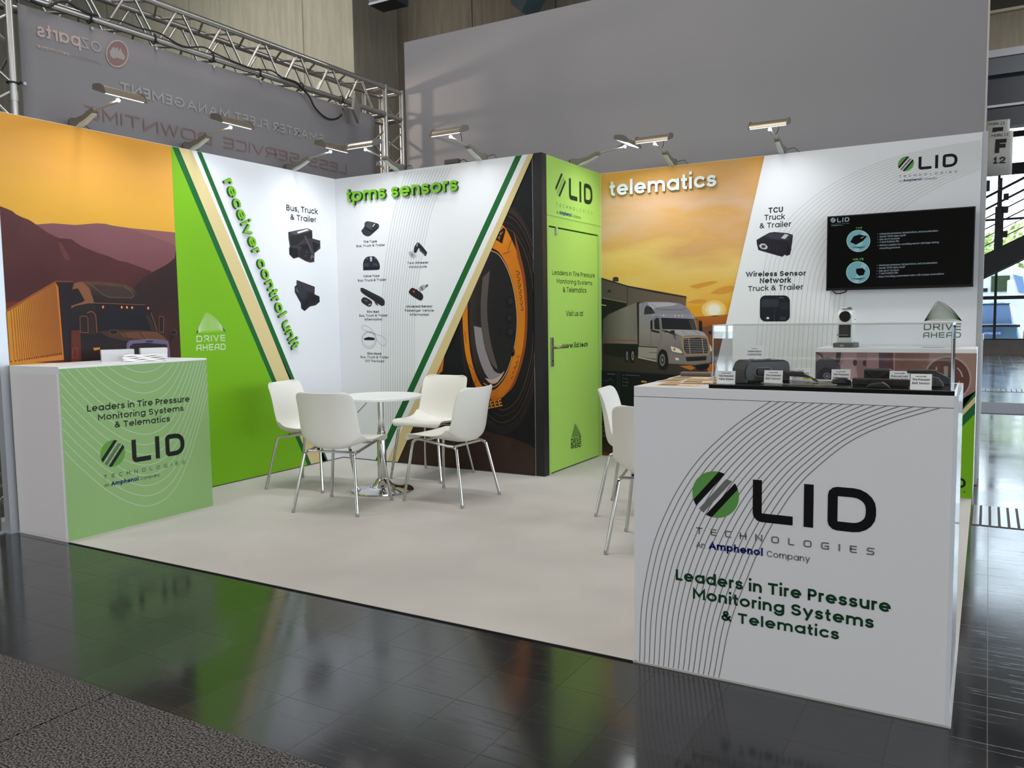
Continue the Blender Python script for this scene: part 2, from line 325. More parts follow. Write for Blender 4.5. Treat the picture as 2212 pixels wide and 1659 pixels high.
def logo(pr, O, un, cols, lay=6):
    """the stand holder's mark: striped disc, three wide letters and two small lines; O = foot of the L, un = width of the letters"""
    green, dark, grey, blue = cols; c = Vector((-.332, .205)); r = .211
    A = lambda x, y: Vector((O[0] + x * un, O[1] + y * un))
    dd = Vector((math.cos(R(50)), math.sin(R(50)))); nn = Vector((-dd.y, dd.x))
    def seg(d0, d1, m, mat_, rin=None):          # slice of the disc between two chords
        pts = []
        for d, rev in ((d0, False), (d1, True)):
            h = math.sqrt(max(0, r * r - d * d)); e = [c + nn * d - dd * h, c + nn * d + dd * h]; pts.append(e)
        n = 8; a = [pts[0][0], pts[0][1]]
        ang0 = math.atan2(*((pts[0][1] - c).yx)); ang1 = math.atan2(*((pts[1][1] - c).yx))
        arc1 = [c + r * Vector((math.cos(ang0 + (ang1 - ang0) * i / n), math.sin(ang0 + (ang1 - ang0) * i / n))) for i in range(n + 1)]
        b0 = math.atan2(*((pts[1][0] - c).yx)); b1 = math.atan2(*((pts[0][0] - c).yx))
        if b1 < b0 - math.pi: b1 += 2 * math.pi
        if b0 < b1 - math.pi: b0 += 2 * math.pi
        arc2 = [c + r * Vector((math.cos(b0 + (b1 - b0) * i / n), math.sin(b0 + (b1 - b0) * i / n))) for i in range(n + 1)]
        pr.polyq(mat_, [A(p.x, p.y) for p in arc1 + arc2], lay)
    if green: seg(.112, .2105, 0, green); seg(-.2105, -.112, 0, green)
    seg(.058, .112, 0, dark); seg(-.112, -.058, 0, dark)
    e = [c + nn * .022 - dd * .205, c + nn * .022 + dd * .175, c - nn * .03 + dd * .20, c - nn * .03 - dd * .205]
    pr.polyq(grey, [A(p.x, p.y) for p in e], lay)
    wt = .078 * un
    for pl in ([(.035, .37), (.035, .075)] + arc(.07, .035, .035, .035, 180, 270, 3)[0:] + [(.34, .035)],):
        pl = [(.039, .332)] + arc(.079, .079, .04, .04, 180, 270, 3) + [(.301, .039)]
        v, f = ribbon([A(*p) for p in pl], wt); pr.put(v, f, dark, lay)
    v, f = ribbon([A(.469, .332), A(.469, .039)], wt); pr.put(v, f, dark, lay)
    dp = [(.661, .18)] + arc(.70, .292, .039, .039, 180, 90, 3) + arc(.82, .207, .137, .124, 90, 0, 5) + arc(.82, .163, .137, .124, 0, -90, 5) + arc(.70, .078, .039, .039, -90, -180, 3) + [(.661, .18)]
    v, f = ribbon([A(*p) for p in dp], wt); pr.put(v, f, dark, lay)
    def tx(t, x0, x1, y, h, m, wt, font, gap, ref=CAPH):
        st, wd = text_strokes(t, wt, font, gap); sx = (x1 - x0) / wd; sy = h / ref
        for pl in st:
            v, f = ribbon([A(x0 + a * sx, y + b * sy) for a, b in pl], wt * sy * un); pr.put(v, f, m, lay)
    tx('TECHNOLOGIES', -.507, .99, -.175, .062, grey, .135, GW, .95)
    tx('An', -.506, -.425, -.302, .055, grey, .10, GL, .095); tx('Amphenol', -.39, .092, -.302, .068, blue, .165, GL, .06); tx('Company', .125, .486, -.302, .055, grey, .10, GL, .095)
def hill_mark(pr, ap, bl, br, m, base=None, n=11, w=.0016, lay=5):
    """fan of thin arches over a base line, the little hill above DRIVE AHEAD"""
    A, B, C = pr.q(ap), pr.q(bl), pr.q(br)
    if base: pr.polyq(base, [B] + catmull([B, B.lerp(A, .75) + (A - B) * .02, A, C.lerp(A, .55) + (A - C) * .03, C], 5)[1:], lay - 1)
    for k in range(n):
        t = k / n; top = A.lerp((B + C) / 2, t * .95); hw = .42 - .02 * k
        l = B.lerp(C, .0 + t * .0); pts = [B.lerp((B + C) / 2, .0), B.lerp(top, .62) + Vector((-(C - B).length * .02 * (1 - t), (top - B).length * .06)), top, C.lerp(top, .5) + Vector(((C - B).length * .03 * (1 - t), (top - C).length * .08)), C]
        pr.lineq(m, catmull(pts, 6), w, lay)
def words(plane, txt, p0, p1, ptop, m, side, depth, lift, label, cat):
    """raised lettering on a wall: one thing, each word a part"""
    ws = txt.split(' '); wt = .138; adv = [text_strokes(w_, wt, GL, .07)[1] for w_ in ws]; sp = .16 + .07 + .07; tot = sum(adv) + sp * (len(ws) - 1); x = 0
    a, b = plane.hit(*p0), plane.hit(*p1); d2 = (Vector(b) - Vector(a)) / tot; P3 = lambda t: plane.p3(Vector(a) + d2 * t); t_ = Vector(plane.hit(*ptop)) - Vector(a)
    root = thing('raised_lettering', label, cat, P3(tot / 2))
    for w_, ad in zip(ws, adv):
        pr = Pr(plane); pr.q = lambda p: Vector(p); A = Vector(a) + d2 * x; B = Vector(a) + d2 * (x + ad)
        pr.text(w_, A, B, A + t_, m, wt, ref=X, gap=.07, depth=depth, side=side, lift=lift); o_ = Vector(root.location); pr.mb.v = [tuple(Vector(v) - o_) for v in pr.mb.v]
        pr.mb.build('word', root); x += ad + sp
    return root

# ================================================================ SETTING
def floor_material():
    m = bpy.data.materials.new('black_stone_tiles'); m.use_nodes = True; nt = m.node_tree; b = nt.nodes['Principled BSDF']; N = nt.nodes.new; K = nt.links.new
    g = N('ShaderNodeNewGeometry'); mp = N('ShaderNodeMapping'); mp.inputs['Location'].default_value = (-2.806 % .2535, 3.97 % .2525, 0); K(g.outputs['Position'], mp.inputs[0])
    br = N('ShaderNodeTexBrick'); br.offset = 0; br.squash = 1; K(mp.outputs[0], br.inputs['Vector'])
    for k, v in (('Scale', 1), ('Brick Width', .2535), ('Row Height', .2525), ('Mortar Size', .0013), ('Mortar Smooth', .15), ('Bias', 0)): br.inputs[k].default_value = v
    br.inputs['Color1'].default_value = L((34, 34, 36)); br.inputs['Color2'].default_value = L((44, 44, 46)); br.inputs['Mortar'].default_value = L((20, 20, 20))
    n1 = N('ShaderNodeTexNoise'); n1.inputs['Scale'].default_value = 2.2; n1.inputs['Detail'].default_value = 6; K(g.outputs['Position'], n1.inputs['Vector'])
    n2 = N('ShaderNodeTexNoise'); n2.inputs['Scale'].default_value = 38; n2.inputs['Detail'].default_value = 3; K(g.outputs['Position'], n2.inputs['Vector'])
    r = N('ShaderNodeMapRange'); K(n1.outputs['Fac'], r.inputs[0]); r.inputs[1].default_value = .3; r.inputs[2].default_value = .7; r.inputs[3].default_value = .08; r.inputs[4].default_value = .18
    a = N('ShaderNodeMath'); a.operation = 'MULTIPLY_ADD'; K(br.outputs['Fac'], a.inputs[0]); a.inputs[1].default_value = .25; K(r.outputs[0], a.inputs[2])
    K(a.outputs[0], b.inputs['Roughness']); K(br.outputs['Color'], b.inputs['Base Color'])
    h = N('ShaderNodeMath'); h.operation = 'MULTIPLY_ADD'; K(n2.outputs['Fac'], h.inputs[0]); h.inputs[1].default_value = .16; K(n1.outputs['Fac'], h.inputs[2])
    # long thin scratches worn into the polish
    mp2 = N('ShaderNodeMapping'); mp2.inputs['Rotation'].default_value = (0, 0, .7); mp2.inputs['Scale'].default_value = (1.2, 40, 1); K(g.outputs['Position'], mp2.inputs[0])
    n3 = N('ShaderNodeTexNoise'); n3.inputs['Scale'].default_value = 2.4; n3.inputs['Detail'].default_value = 2; K(mp2.outputs[0], n3.inputs['Vector'])
    sc = N('ShaderNodeMapRange'); K(n3.outputs['Fac'], sc.inputs[0]); sc.inputs[1].default_value = .64; sc.inputs[2].default_value = .67; sc.inputs[3].default_value = 0; sc.inputs[4].default_value = .6
    hs = N('ShaderNodeMath'); hs.operation = 'SUBTRACT'; K(h.outputs[0], hs.inputs[0]); K(sc.outputs[0], hs.inputs[1]); h = hs
    h2 = N('ShaderNodeMath'); h2.operation = 'SUBTRACT'; K(h.outputs[0], h2.inputs[0]); K(br.outputs['Fac'], h2.inputs[1])
    bu = N('ShaderNodeBump'); bu.inputs['Strength'].default_value = .10; bu.inputs['Distance'].default_value = .003; K(h2.outputs[0], bu.inputs['Height']); K(bu.outputs[0], b.inputs['Normal'])
    b.inputs['Specular IOR Level'].default_value = .42; b.inputs['Coat Weight'].default_value = .22; b.inputs['Coat Roughness'].default_value = .12; b.inputs['Coat IOR'].default_value = 1.6; K(bu.outputs[0], b.inputs['Coat Normal'])
    return m
def concrete_material(name, rgb, rgb2):
    m = bpy.data.materials.new(name); m.use_nodes = True; nt = m.node_tree; b = nt.nodes['Principled BSDF']; N = nt.nodes.new; K = nt.links.new
    g = N('ShaderNodeNewGeometry'); mp = N('ShaderNodeMapping'); mp.inputs['Scale'].default_value = (5, 5, .5); K(g.outputs['Position'], mp.inputs[0])
    n = N('ShaderNodeTexNoise'); n.inputs['Scale'].default_value = 2.5; n.inputs['Detail'].default_value = 8; n.inputs['Roughness'].default_value = .65; K(mp.outputs[0], n.inputs['Vector'])
    r = N('ShaderNodeValToRGB'); K(n.outputs['Fac'], r.inputs[0]); r.color_ramp.elements[0].position = .3; r.color_ramp.elements[1].position = .7; r.color_ramp.elements[0].color = L(rgb2); r.color_ramp.elements[1].color = L(rgb)
    v = N('ShaderNodeTexVoronoi'); v.inputs['Scale'].default_value = 1.15; v.inputs['Randomness'].default_value = .35; K(g.outputs['Position'], v.inputs['Vector'])
    lt = N('ShaderNodeMath'); lt.operation = 'LESS_THAN'; K(v.outputs['Distance'], lt.inputs[0]); lt.inputs[1].default_value = .035
    mx = N('ShaderNodeMix'); mx.data_type = 'RGBA'; K(lt.outputs[0], mx.inputs[0]); K(r.outputs[0], mx.inputs[6]); mx.inputs[7].default_value = L((52, 50, 46))
    K(mx.outputs[2], b.inputs['Base Color']); b.inputs['Roughness'].default_value = .85
    return m
def speckle_material(name, c0, c1, scale, rough=.95, lo=.38, hi=.62, bump=.4):
    m = bpy.data.materials.new(name); m.use_nodes = True; nt = m.node_tree; b = nt.nodes['Principled BSDF']; N = nt.nodes.new; K = nt.links.new
    g = N('ShaderNodeNewGeometry'); n = N('ShaderNodeTexNoise'); n.inputs['Scale'].default_value = scale; n.inputs['Detail'].default_value = 3; n.inputs['Roughness'].default_value = .7; K(g.outputs['Position'], n.inputs['Vector'])
    r = N('ShaderNodeValToRGB'); K(n.outputs['Fac'], r.inputs[0]); e = r.color_ramp.elements; e[0].position = lo; e[1].position = hi; e[0].color = L(c0); e[1].color = L(c1)
    n2 = N('ShaderNodeTexNoise'); n2.inputs['Scale'].default_value = 1.7; n2.inputs['Detail'].default_value = 4; K(g.outputs['Position'], n2.inputs['Vector'])
    mr = N('ShaderNodeMapRange'); K(n2.outputs['Fac'], mr.inputs[0]); mr.inputs[1].default_value = .3; mr.inputs[2].default_value = .7; mr.inputs[3].default_value = .92; mr.inputs[4].default_value = 1.05
    mx = N('ShaderNodeVectorMath'); mx.operation = 'SCALE'; K(r.outputs[0], mx.inputs[0]); K(mr.outputs[0], mx.inputs['Scale'])
    K(mx.outputs[0], b.inputs['Base Color']); b.inputs['Roughness'].default_value = rough; b.inputs['Specular IOR Level'].default_value = .15
    bu = N('ShaderNodeBump'); bu.inputs['Strength'].default_value = bump; bu.inputs['Distance'].default_value = .003; K(n.outputs['Fac'], bu.inputs['Height']); K(bu.outputs[0], b.inputs['Normal'])
    return m
WHITE = mat('white_laminate', (232, 232, 234), .42, spec=.35)
PANEL = mat('white_panel_fabric', (226, 228, 232), .6, spec=.2)
ALU = mat('anodised_aluminium', (186, 190, 194), .38, metal=.55)
CHROME = mat('chrome', (205, 205, 205), .08, metal=1)
STEEL = mat('brushed_truss_tube', (168, 165, 160), .30, metal=.85)
BLACK = mat('black_plastic', (20, 20, 22), .42)
RUBBER = mat('black_rubber', (16, 16, 17), .6)
GREYP = mat('grey_plastic', (150, 148, 140), .45)

b = MB().box((-24, -24, -.2), (30, 22.4, -.006), floor_material()); fl = b.build('floor', kind='structure'); tag(fl, 'black polished stone tile floor of the hall', 'floor')
b = MB().box((-24, -24, 8.6), (30, 22.4, 8.8), mat('hall_soffit', (95, 92, 86), .9)); tag(b.build('ceiling', kind='structure'), 'concrete soffit of the hall', 'ceiling')
CL = concrete_material('board_marked_concrete', (176, 172, 152), (150, 147, 130)); CDk = concrete_material('shade_seam_concrete', (128, 118, 100), (104, 97, 84))  # front paler, side and back darker: hall light put into colour; CDk also seams
b = MB()
b.box((-16, 4.0, -.006), (-3.16, 9, 8.6), CL)
for xx in (-13.3, -11.1, -8.9, -6.7, -4.15): b.box((xx, 3.996, 0), (xx + .012, 4.0, 8.6), CDk)
b.box((-16, 3.996, 4.52), (-3.16, 4.0, 4.532), CDk)
tag(b.build('wall_left', kind='structure'), 'pale board-marked concrete hall wall behind the lighting truss', 'wall')
b = MB()
b.box((-3.156, 5.05, -.006), (1.6, 5.5, 8.6), CDk); b.box((-3.16, 4.0, 0), (-3.15, 5.06, 8.6), CDk)
for xx in (-1.75, -.35, .95): b.box((xx, 5.046, 0), (xx + .012, 5.05, 8.6), mat('concrete_joint', (48, 45, 40), .9))  # dark vertical joints of the back wall
tag(b.build('wall_back', kind='structure'), 'dark brown-grey concrete hall wall above the blank grey panel', 'wall')
# a second row of stands and hall side walls keep the light in as the real hall does
b = MB().box((-24.2, -24, 0), (-24, 22, 8.6), CL).box((-24, -24.2, 0), (30, -24, 8.6), CL); tag(b.build('wall_front', kind='structure'), 'far concrete walls of the hall', 'wall')

# carpets
b = MB().box((0, -F_, -.006), (4.992, D_, 0), speckle_material('stand_carpet', (186, 182, 176), (204, 200, 195), 900)); cpo = tag(b.build('carpet'), 'pale beige-grey carpet covering the stand floor', 'carpet')
MB().box((.52, -F_ - .005, -.006), (3.97, -F_ - .0002, -.0003), mat('edge_strip_black', (14, 14, 14), .6)).build('edge_strip', cpo, label='thin black edge strip')
AC = speckle_material('aisle_needle_felt', (17, 16, 16), (124, 120, 119), 150, .95, .42, .60, .08)
b = MB().box((-12, -6.6, -.006), (2.517, -3.99, 0), AC); tag(b.build('aisle_carpet'), 'dark speckled aisle carpet in the bottom left corner, left of its seam', 'carpet', 'dark aisle carpets')
b = MB().box((2.524, -6.6, -.006), (4.1, -3.99, 0), AC)
tag(b.build('aisle_carpet'), 'dark speckled aisle carpet at the bottom, right of its seam', 'carpet', 'dark aisle carpets')
b = MB().box((-1, 5.95, -.006), (30, 7.35, 0), mat('far_aisle_felt', (78, 80, 88), .95, noise=(40, .2))); tag(b.build('aisle_carpet'), 'grey aisle carpet strip crossing the bright floor towards the windows', 'carpet', 'dark aisle carpets')

# ---------------------------------------------------------------- left stand wall: truck mural, green field, product side
gold, orange = (238, 182, 62), (240, 172, 92)
b = MB(); b.box((-.05, -2.9, 0), (0, 0, 2.5), PANEL); wl = b.build('wall_left', kind='structure'); tag(wl, 'left stand wall with a printed truck at sunset and a green field', 'wall')
tr = MB().box((-.058, -2.955, -.006), (.0, -2.9, 2.503), ALU); tag(tr.build('trim_1', kind='structure'), 'aluminium end profile of the left stand wall', 'trim')
pr = Pr(PL, 0, 400, 3.95).lim(um=-2.9, uM=-1.696)
YB = -1.696
sky = ramp_mat('print_sunset_sky', 2, 1.8, 2.5, ((0, (224, 168, 52)), (.35, (232, 172, 66)), (.7, (230, 166, 72)), (1, (222, 156, 54))), (1.2, .6), (1, 1.2, 3))
pr.polyq(sky, [(-2.9, .002), (YB, .002), (YB, 2.498), (-2.9, 2.498)], 1)
far = ramp_mat('print_far_ridge', 2, 1.55, 1.95, ((0, (112, 66, 66)), (.6, (126, 80, 84)), (1, (132, 84, 86))), (4, .3))
pr.poly(far, [(250, 330), (310, 335), (450, 325), (640, 340), (740, 332), (830, 325), (900, 330), (960, 345), (1100, 365), (1250, 380), (1480, 402), (1540, 410), (1560, 640), (1290, 760), (900, 700), (300, 480)], 2)
pr.poly((140, 90, 92), [(1090, 366), (1250, 381), (1560, 410), (1560, 530), (1440, 490), (1300, 440), (1180, 400)], 3)
mid = ramp_mat('print_mountain', 2, 1.0, 2.0, ((0, (96, 42, 30)), (.45, (74, 34, 34)), (.7, (84, 42, 42)), (1, (92, 52, 50))), (5, .5))
pr.poly(mid, [(-60, 160), (0, 180), (60, 202), (105, 222), (135, 248), (190, 275), (240, 293), (270, 310), (310, 338), (400, 402), (500, 452), (610, 460), (640, 486), (700, 522), (840, 580), (930, 608), (1010, 645), (1090, 660), (1200, 700), (1290, 735), (1250, 900), (1150, 1520), (-60, 1520)], 4)
pr.poly((104, 58, 50), [(490, 480), (520, 490), (560, 560), (600, 640), (560, 640), (520, 570)], 5)
pr.poly(ramp_mat('print_near_slope', 2, 1.0, 1.7, ((0, (66, 34, 28)), (.6, (46, 26, 27)), (1, (56, 34, 34))), (7, .6)), [(1600, 560), (1490, 622), (1455, 652), (1400, 690), (1350, 715), (1305, 738), (1240, 780), (1180, 830), (1120, 900), (1120, 1520), (1600, 1520)], 5)
pr.poly((110, 46, 26), [(-60, 1000), (200, 985), (330, 900), (300, 980), (-60, 1110)], 5)
trl = ramp_mat('print_trailer', 1, -2.9, -2.36, ((0, (208, 140, 38)), (.3, (200, 122, 40)), (.6, (196, 112, 42)), (1, (214, 130, 38))), (2.2, .9), (1, 1, 2.5))
pr.poly(trl, [(-40, 1130), (50, 1078), (250, 960), (472, 828), (495, 870), (545, 1490), (300, 1512), (-40, 1540)], 6)
pr.poly((150, 84, 36), [(-40, 1122), (50, 1062), (250, 945), (470, 818), (472, 846), (250, 968), (50, 1086), (-40, 1146)], 7)
for i in range(30):
    t = (i / 30) ** .72; xt = 52 + 430 * t; yt = 1084 - 240 * t; xb = 84 + 452 * t; yb = 1508 - 60 * t
    pr.line((150, 88, 34), [(xt, yt), (xb, yb)], .0035 + .003 * t, 8)
for i in range(22):
    t = (i / 22) ** .8; x = 90 + 440 * t; y = 1500 - 72 * t; pr.poly((92, 50, 20), [(x, y), (x + 9, y - 2), (x + 9, y + 12), (x, y + 14)], 9)
pr.poly((34, 24, 28), [(472, 815), (625, 822), (610, 1000), (600, 1510), (545, 1500), (500, 880)], 8)
pr.poly((120, 60, 40), [(468, 815), (625, 818), (625, 828), (474, 828)], 9)
cab = ramp_mat('print_cab', 2, 1.02, 1.55, ((0, (40, 24, 24)), (.4, (24, 20, 26)), (.78, (44, 32, 32)), (1, (104, 70, 50))), (4, .25))
pr.poly(cab, [(590, 1510), (588, 1180), (592, 1050), (606, 905), (622, 842), (650, 822), (720, 818), (850, 824), (980, 836), (1060, 848), (1125, 875), (1170, 918), (1205, 968), (1240, 1018), (1275, 1024), (1300, 1080), (1284, 1090), (1336, 1246), (1392, 1285), (1432, 1352), (1448, 1510)], 10)
pr.poly((62, 46, 42), [(790, 850), (1040, 872), (1110, 905), (1140, 950), (1120, 962), (930, 956), (880, 930)], 11)
pr.line((120, 92, 78), [(745, 832), (800, 870), (880, 938), (930, 958), (1120, 962), (1142, 946), (1110, 900), (1060, 862)], .003, 12)
pr.poly((130, 84, 56), [(630, 838), (700, 826), (760, 880), (800, 1000), (740, 1010), (690, 1020), (640, 1030), (604, 1052), (612, 900)], 11)
pr.poly((34, 22, 24), [(610, 890), (660, 880), (690, 930), (720, 985), (690, 1002), (606, 1030)], 12)
pr.line((150, 96, 66), [(606, 1032), (690, 1004), (800, 1006), (1000, 1012), (1235, 1022)], .003, 13)
pr.poly((28, 22, 28), [(800, 1008), (1245, 1024), (1290, 1082), (1270, 1100), (820, 1085)], 12)
for x, y in ((875, 1040), (1035, 1042), (1079, 1043), (1123, 1045), (1260, 1050)): pr.disc((226, 106, 60), (x, y), 9, 13, 14, 10); pr.disc((250, 190, 140), (x - 1, y - 1), 4, 6, 15, 8)
pr.poly((22, 20, 28), [(822, 1085), (1270, 1100), (1332, 1248), (838, 1250)], 12); pr.poly((48, 38, 34), [(1236, 1110), (1272, 1104), (1330, 1246), (1290, 1244)], 13)
pr.line((140, 96, 74), [(1284, 1088), (1336, 1246)], .004, 14)
pr.poly((66, 42, 32), [(838, 1250), (1000, 1236), (1180, 1236), (1336, 1250), (1396, 1290), (1434, 1340), (1240, 1320), (1080, 1330), (930, 1300)], 13)
pr.poly((98, 62, 40), [(1010, 1262), (1180, 1248), (1336, 1252), (1396, 1292), (1430, 1330), (1240, 1316), (1060, 1300)], 14)
pr.line((40, 24, 22), [(1180, 1250), (1236, 1312)], .004, 15); pr.line((40, 24, 22), [(1050, 1262), (1090, 1318)], .004, 15)
pr.poly((104, 92, 120), [(1076, 1400), (1076, 1350), (1100, 1326), (1240, 1312), (1380, 1316), (1432, 1330), (1446, 1420), (1452, 1510), (1432, 1510), (1424, 1390), (1415, 1358), (1250, 1346), (1130, 1352), (1104, 1375), (1104, 1420), (1076, 1420)], 15)
pr.poly((20, 18, 22), [(1104, 1420), (1104, 1374), (1132, 1350), (1250, 1344), (1414, 1356), (1424, 1390), (1434, 1510), (1104, 1510)], 14)
for k in range(9): pr.line((84, 74, 84), [(1108, 1366 + 16 * k), (1424, 1362 + 17 * k)], .002, 15)
pr.disc((56, 44, 52), (1272, 1334), 36, 8, 16)
for pts in ([(680, 1255), (676, 1130), (690, 1116), (735, 1118), (745, 1140), (748, 1260)], [(1352, 1250), (1350, 1126), (1362, 1118), (1386, 1122), (1393, 1140), (1390, 1258)]):
    pr.poly((36, 24, 26), pts, 15); pr.line((150, 96, 70), pts, .003, 16, True)
pr.poly((48, 28, 28), [(752, 1130), (762, 1086), (786, 1076), (806, 1100), (820, 1250), (806, 1276), (752, 1270)], 13); pr.line((160, 92, 60), [(740, 1092), (766, 1078), (790, 1082), (812, 1110), (824, 1260)], .004, 15)
for pts in ([(932, 1262), (930, 1240), (945, 1234), (992, 1236), (999, 1270), (950, 1276)], [(1446, 1266), (1448, 1242), (1462, 1236), (1498, 1240), (1502, 1272), (1460, 1276)]):
    pr.poly((28, 20, 24), pts, 16); pr.line((120, 84, 66), pts, .0025, 17, True)
pr.line((40, 28, 28), [(1478, 1276), (1448, 1330)], .006, 16)
pr.poly((92, 38, 28), [(604, 1240), (682, 1236), (690, 1510), (604, 1510)], 13); pr.line((150, 70, 46), [(612, 1468), (616, 1400), (640, 1382), (658, 1396), (660, 1466), (640, 1474)], .003, 14, True)
pr.poly((206, 130, 40), [(790, 1388), (846, 1384), (850, 1400), (800, 1412)], 15); pr.poly((60, 34, 28), [(1452, 1418), (1490, 1440), (1510, 1490), (1452, 1510)], 15)
pr.mb.build('mural_print', wl, label='printed black truck with golden trailer under a gold sky')
# green field, stripes, white side
pg = Pr(PL, 0, 0, 1).lim(vM=2.498)
def edge(p, q): return lambda y: p[0] + (q[0] - p[0]) * (y - p[1]) / (q[1] - p[1])
def lineuv(pr, p, q):
    a, c = pr.q(p), pr.q(q); return lambda z: a.x + (c.x - a.x) * (z - a.y) / (c.y - a.y)
EG = [lineuv(pg, p, q) for p, q in (((372, 318), (587.5, 825)), ((387, 322), (597.7, 825)), ((416, 330), (624, 810)), ((427, 332), (627.5, 825)), ((438, 336), (638.5, 825)))]
GREEN = ink((124, 186, 22)); DKG = ink((24, 104, 50)); TAN = ink((226, 206, 150))
zs = (.002, 2.498)
pg.polyq(GREEN, [(YB, zs[0]), (EG[0](zs[0]), zs[0]), (EG[0](zs[1]), zs[1]), (YB, zs[1])], 2)
for i, m in ((0, DKG), (1, TAN), (3, DKG)): pg.polyq(m, [(EG[i](zs[0]), zs[0]), (EG[i + 1](zs[0]), zs[0]), (EG[i + 1](zs[1]), zs[1]), (EG[i](zs[1]), zs[1])], 3)
PALE = ink((206, 230, 178))
hill_mark(pg, (446.8, 676), (424, 720), (486.3, 716), PALE, ink((146, 200, 70)), 13, .0022)
pg.text('DRIVE', (424, 739), (486.3, 736.6), (424, 725), PALE, .13, font=GW, gap=.2); pg.text('AHEAD', (424, 758.4), (487.3, 755.6), (424, 744.3), PALE, .13, font=GW, gap=.2)
INKD = ink((52, 60, 62))
pg.text('Bus, Truck', (618.5, 454.4), (686.3, 463.4), (619, 441.6), INKD, .115); pg.text('& Trailer', (627, 474.6), (683, 481), (627.5, 462.4), INKD, .115)
pa = pg.at(340, 300, 3.95); K1, K2, K3, K4 = (38, 36, 40), (58, 55, 60), (24, 23, 26), (84, 80, 86)
pa.poly(K2, [(1115, 795), (1280, 762), (1320, 782), (1322, 850), (1388, 868), (1390, 935), (1340, 975), (1338, 1050), (1300, 1055), (1262, 1042), (1205, 1010), (1160, 1022), (1125, 985), (1122, 930), (1130, 920), (1118, 850)], 4)
pa.poly(K4, [(1130, 800), (1280, 766), (1318, 784), (1180, 818)], 5); pa.poly((226, 226, 230), [(1188, 794), (1280, 768), (1290, 780), (1200, 808)], 6)
pa.poly(K1, [(1180, 822), (1318, 788), (1320, 852), (1250, 850), (1190, 905), (1140, 915), (1128, 830)], 5); pa.poly(K3, [(1130, 925), (1195, 935), (1205, 1000), (1160, 1018), (1128, 985)], 6)
pa.poly(K1, [(1210, 905), (1290, 890), (1310, 990), (1300, 1030), (1262, 1040), (1212, 1000)], 6); pa.poly(K3, [(1235, 915), (1285, 905), (1290, 935), (1240, 945)], 7)
pa.poly(K4, [(1250, 830), (1262, 826), (1330, 975), (1318, 980)], 7); pa.poly(K3, [(1322, 880), (1386, 900), (1340, 970), (1330, 950)], 6); pa.disc((110, 96, 90), (1320, 1010), 16, 20, 8, 12); pa.disc(K3, (1322, 1024), 8, 9, 9, 10)
for x, y in ((1218, 930), (1262, 998), (1272, 966)): pa.disc(K4, (x, y), 6, 7, 8, 8)
pa.poly(K1, [(1186, 1206), (1200, 1208), (1342, 1262), (1340, 1325), (1382, 1345), (1384, 1390), (1350, 1420), (1300, 1430), (1255, 1470), (1226, 1445), (1222, 1400), (1172, 1310), (1170, 1260), (1186, 1248)], 4)
pa.poly(K2, [(1188, 1210), (1340, 1264), (1338, 1320), (1280, 1300), (1190, 1245)], 5); pa.poly((46, 50, 60), [(1178, 1258), (1230, 1250), (1280, 1300), (1270, 1350), (1235, 1370), (1180, 1320)], 6)
pa.poly((90, 110, 122), [(1182, 1268), (1206, 1310), (1200, 1312), (1180, 1290)], 7); pa.poly(K3, [(1300, 1330), (1380, 1346), (1382, 1388), (1310, 1400)], 6); pa.poly(K3, [(1228, 1440), (1320, 1310), (1330, 1318), (1250, 1462)], 7)
pg.mb.build('graphic_print', wl, label='green field, diagonal stripes and product pictures printed on the wall')
LG, LGS = ink((128, 196, 44)), ink((36, 92, 40))
words(PL, 'receiver control unit', (479.3, 391), (628.5, 757), (494.2, 385), LG, LGS, .02, .0016, 'raised green letters reading receiver control unit, running down the left wall', 'sign letters')

# ---------------------------------------------------------------- back stand wall with sensors and tyre
b = MB(); b.box((0, 0, 0), (W1 - .08, .05, 2.5), PANEL); wb = b.build('wall_back', kind='structure'); tag(wb, 'white back stand wall showing tyre sensors and a big truck tyre', 'wall')
c = MB().box((W1 - .079, .001, 0), (W1, .079, 2.503), mat('black_post', (16, 17, 20), .5)); tag(c.build('column_1', kind='structure'), 'black corner post between the tyre wall and the green door wall', 'post')
pt = Pr(PT, 900, 420, 2.6757).lim(um=.0, uM=W1 - .081, vM=2.498)
pt.poly(ramp_mat('print_night', 2, 0, 2.5, ((0, (18, 18, 22)), (.5, (14, 15, 20)), (1, (22, 25, 28)))), [(-150, 1700), (700, -400), (800, -400), (800, 1700)], 1)
pt.poly(ramp_mat('print_soil', 2, 0, .6, ((0, (62, 44, 36)), (.4, (56, 38, 30)), (1, (40, 28, 24))), (9, .9)), [(-250, 1230), (0, 1290), (100, 1325), (430, 1372), (560, 1412), (650, 1445), (800, 1478), (800, 1700), (-250, 1700)], 2)
OUT = [(470, 40), (550, 65), (600, 112), (650, 200), (690, 312), (717, 440), (728, 600), (728, 800), (716, 950), (688, 1100), (640, 1250), (580, 1345), (500, 1385), (430, 1355), (350, 1250), (290, 1080), (258, 880), (250, 680), (270, 420), (340, 200)]
pt.poly((38, 32, 30), catmull(OUT + [OUT[0]], 4), 3)
def scaled(pts, k, dx=0):
    cx, cy = 490, 720; return [(cx + (x - cx) * k + dx, cy + (y - cy) * k) for x, y in pts]
for i in range(44):                                   # tread lugs on the outer edge
    a = -80 + i * 2.9 if i < 30 else 62 + (i - 30) * 3.3
    e = lambda k, a: (482 + 250 * k * math.cos(R(a)), 724 + 668 * k * math.sin(R(a)))
    pt.poly((70, 52, 42) if i < 14 else (26, 24, 26), [e(1.0, a), e(1.0, a + 1.6), e(.93, a + 1.6), e(.93, a)], 4)
pt.poly((20, 20, 22), catmull(scaled(OUT + [OUT[0]], .93), 4), 5)
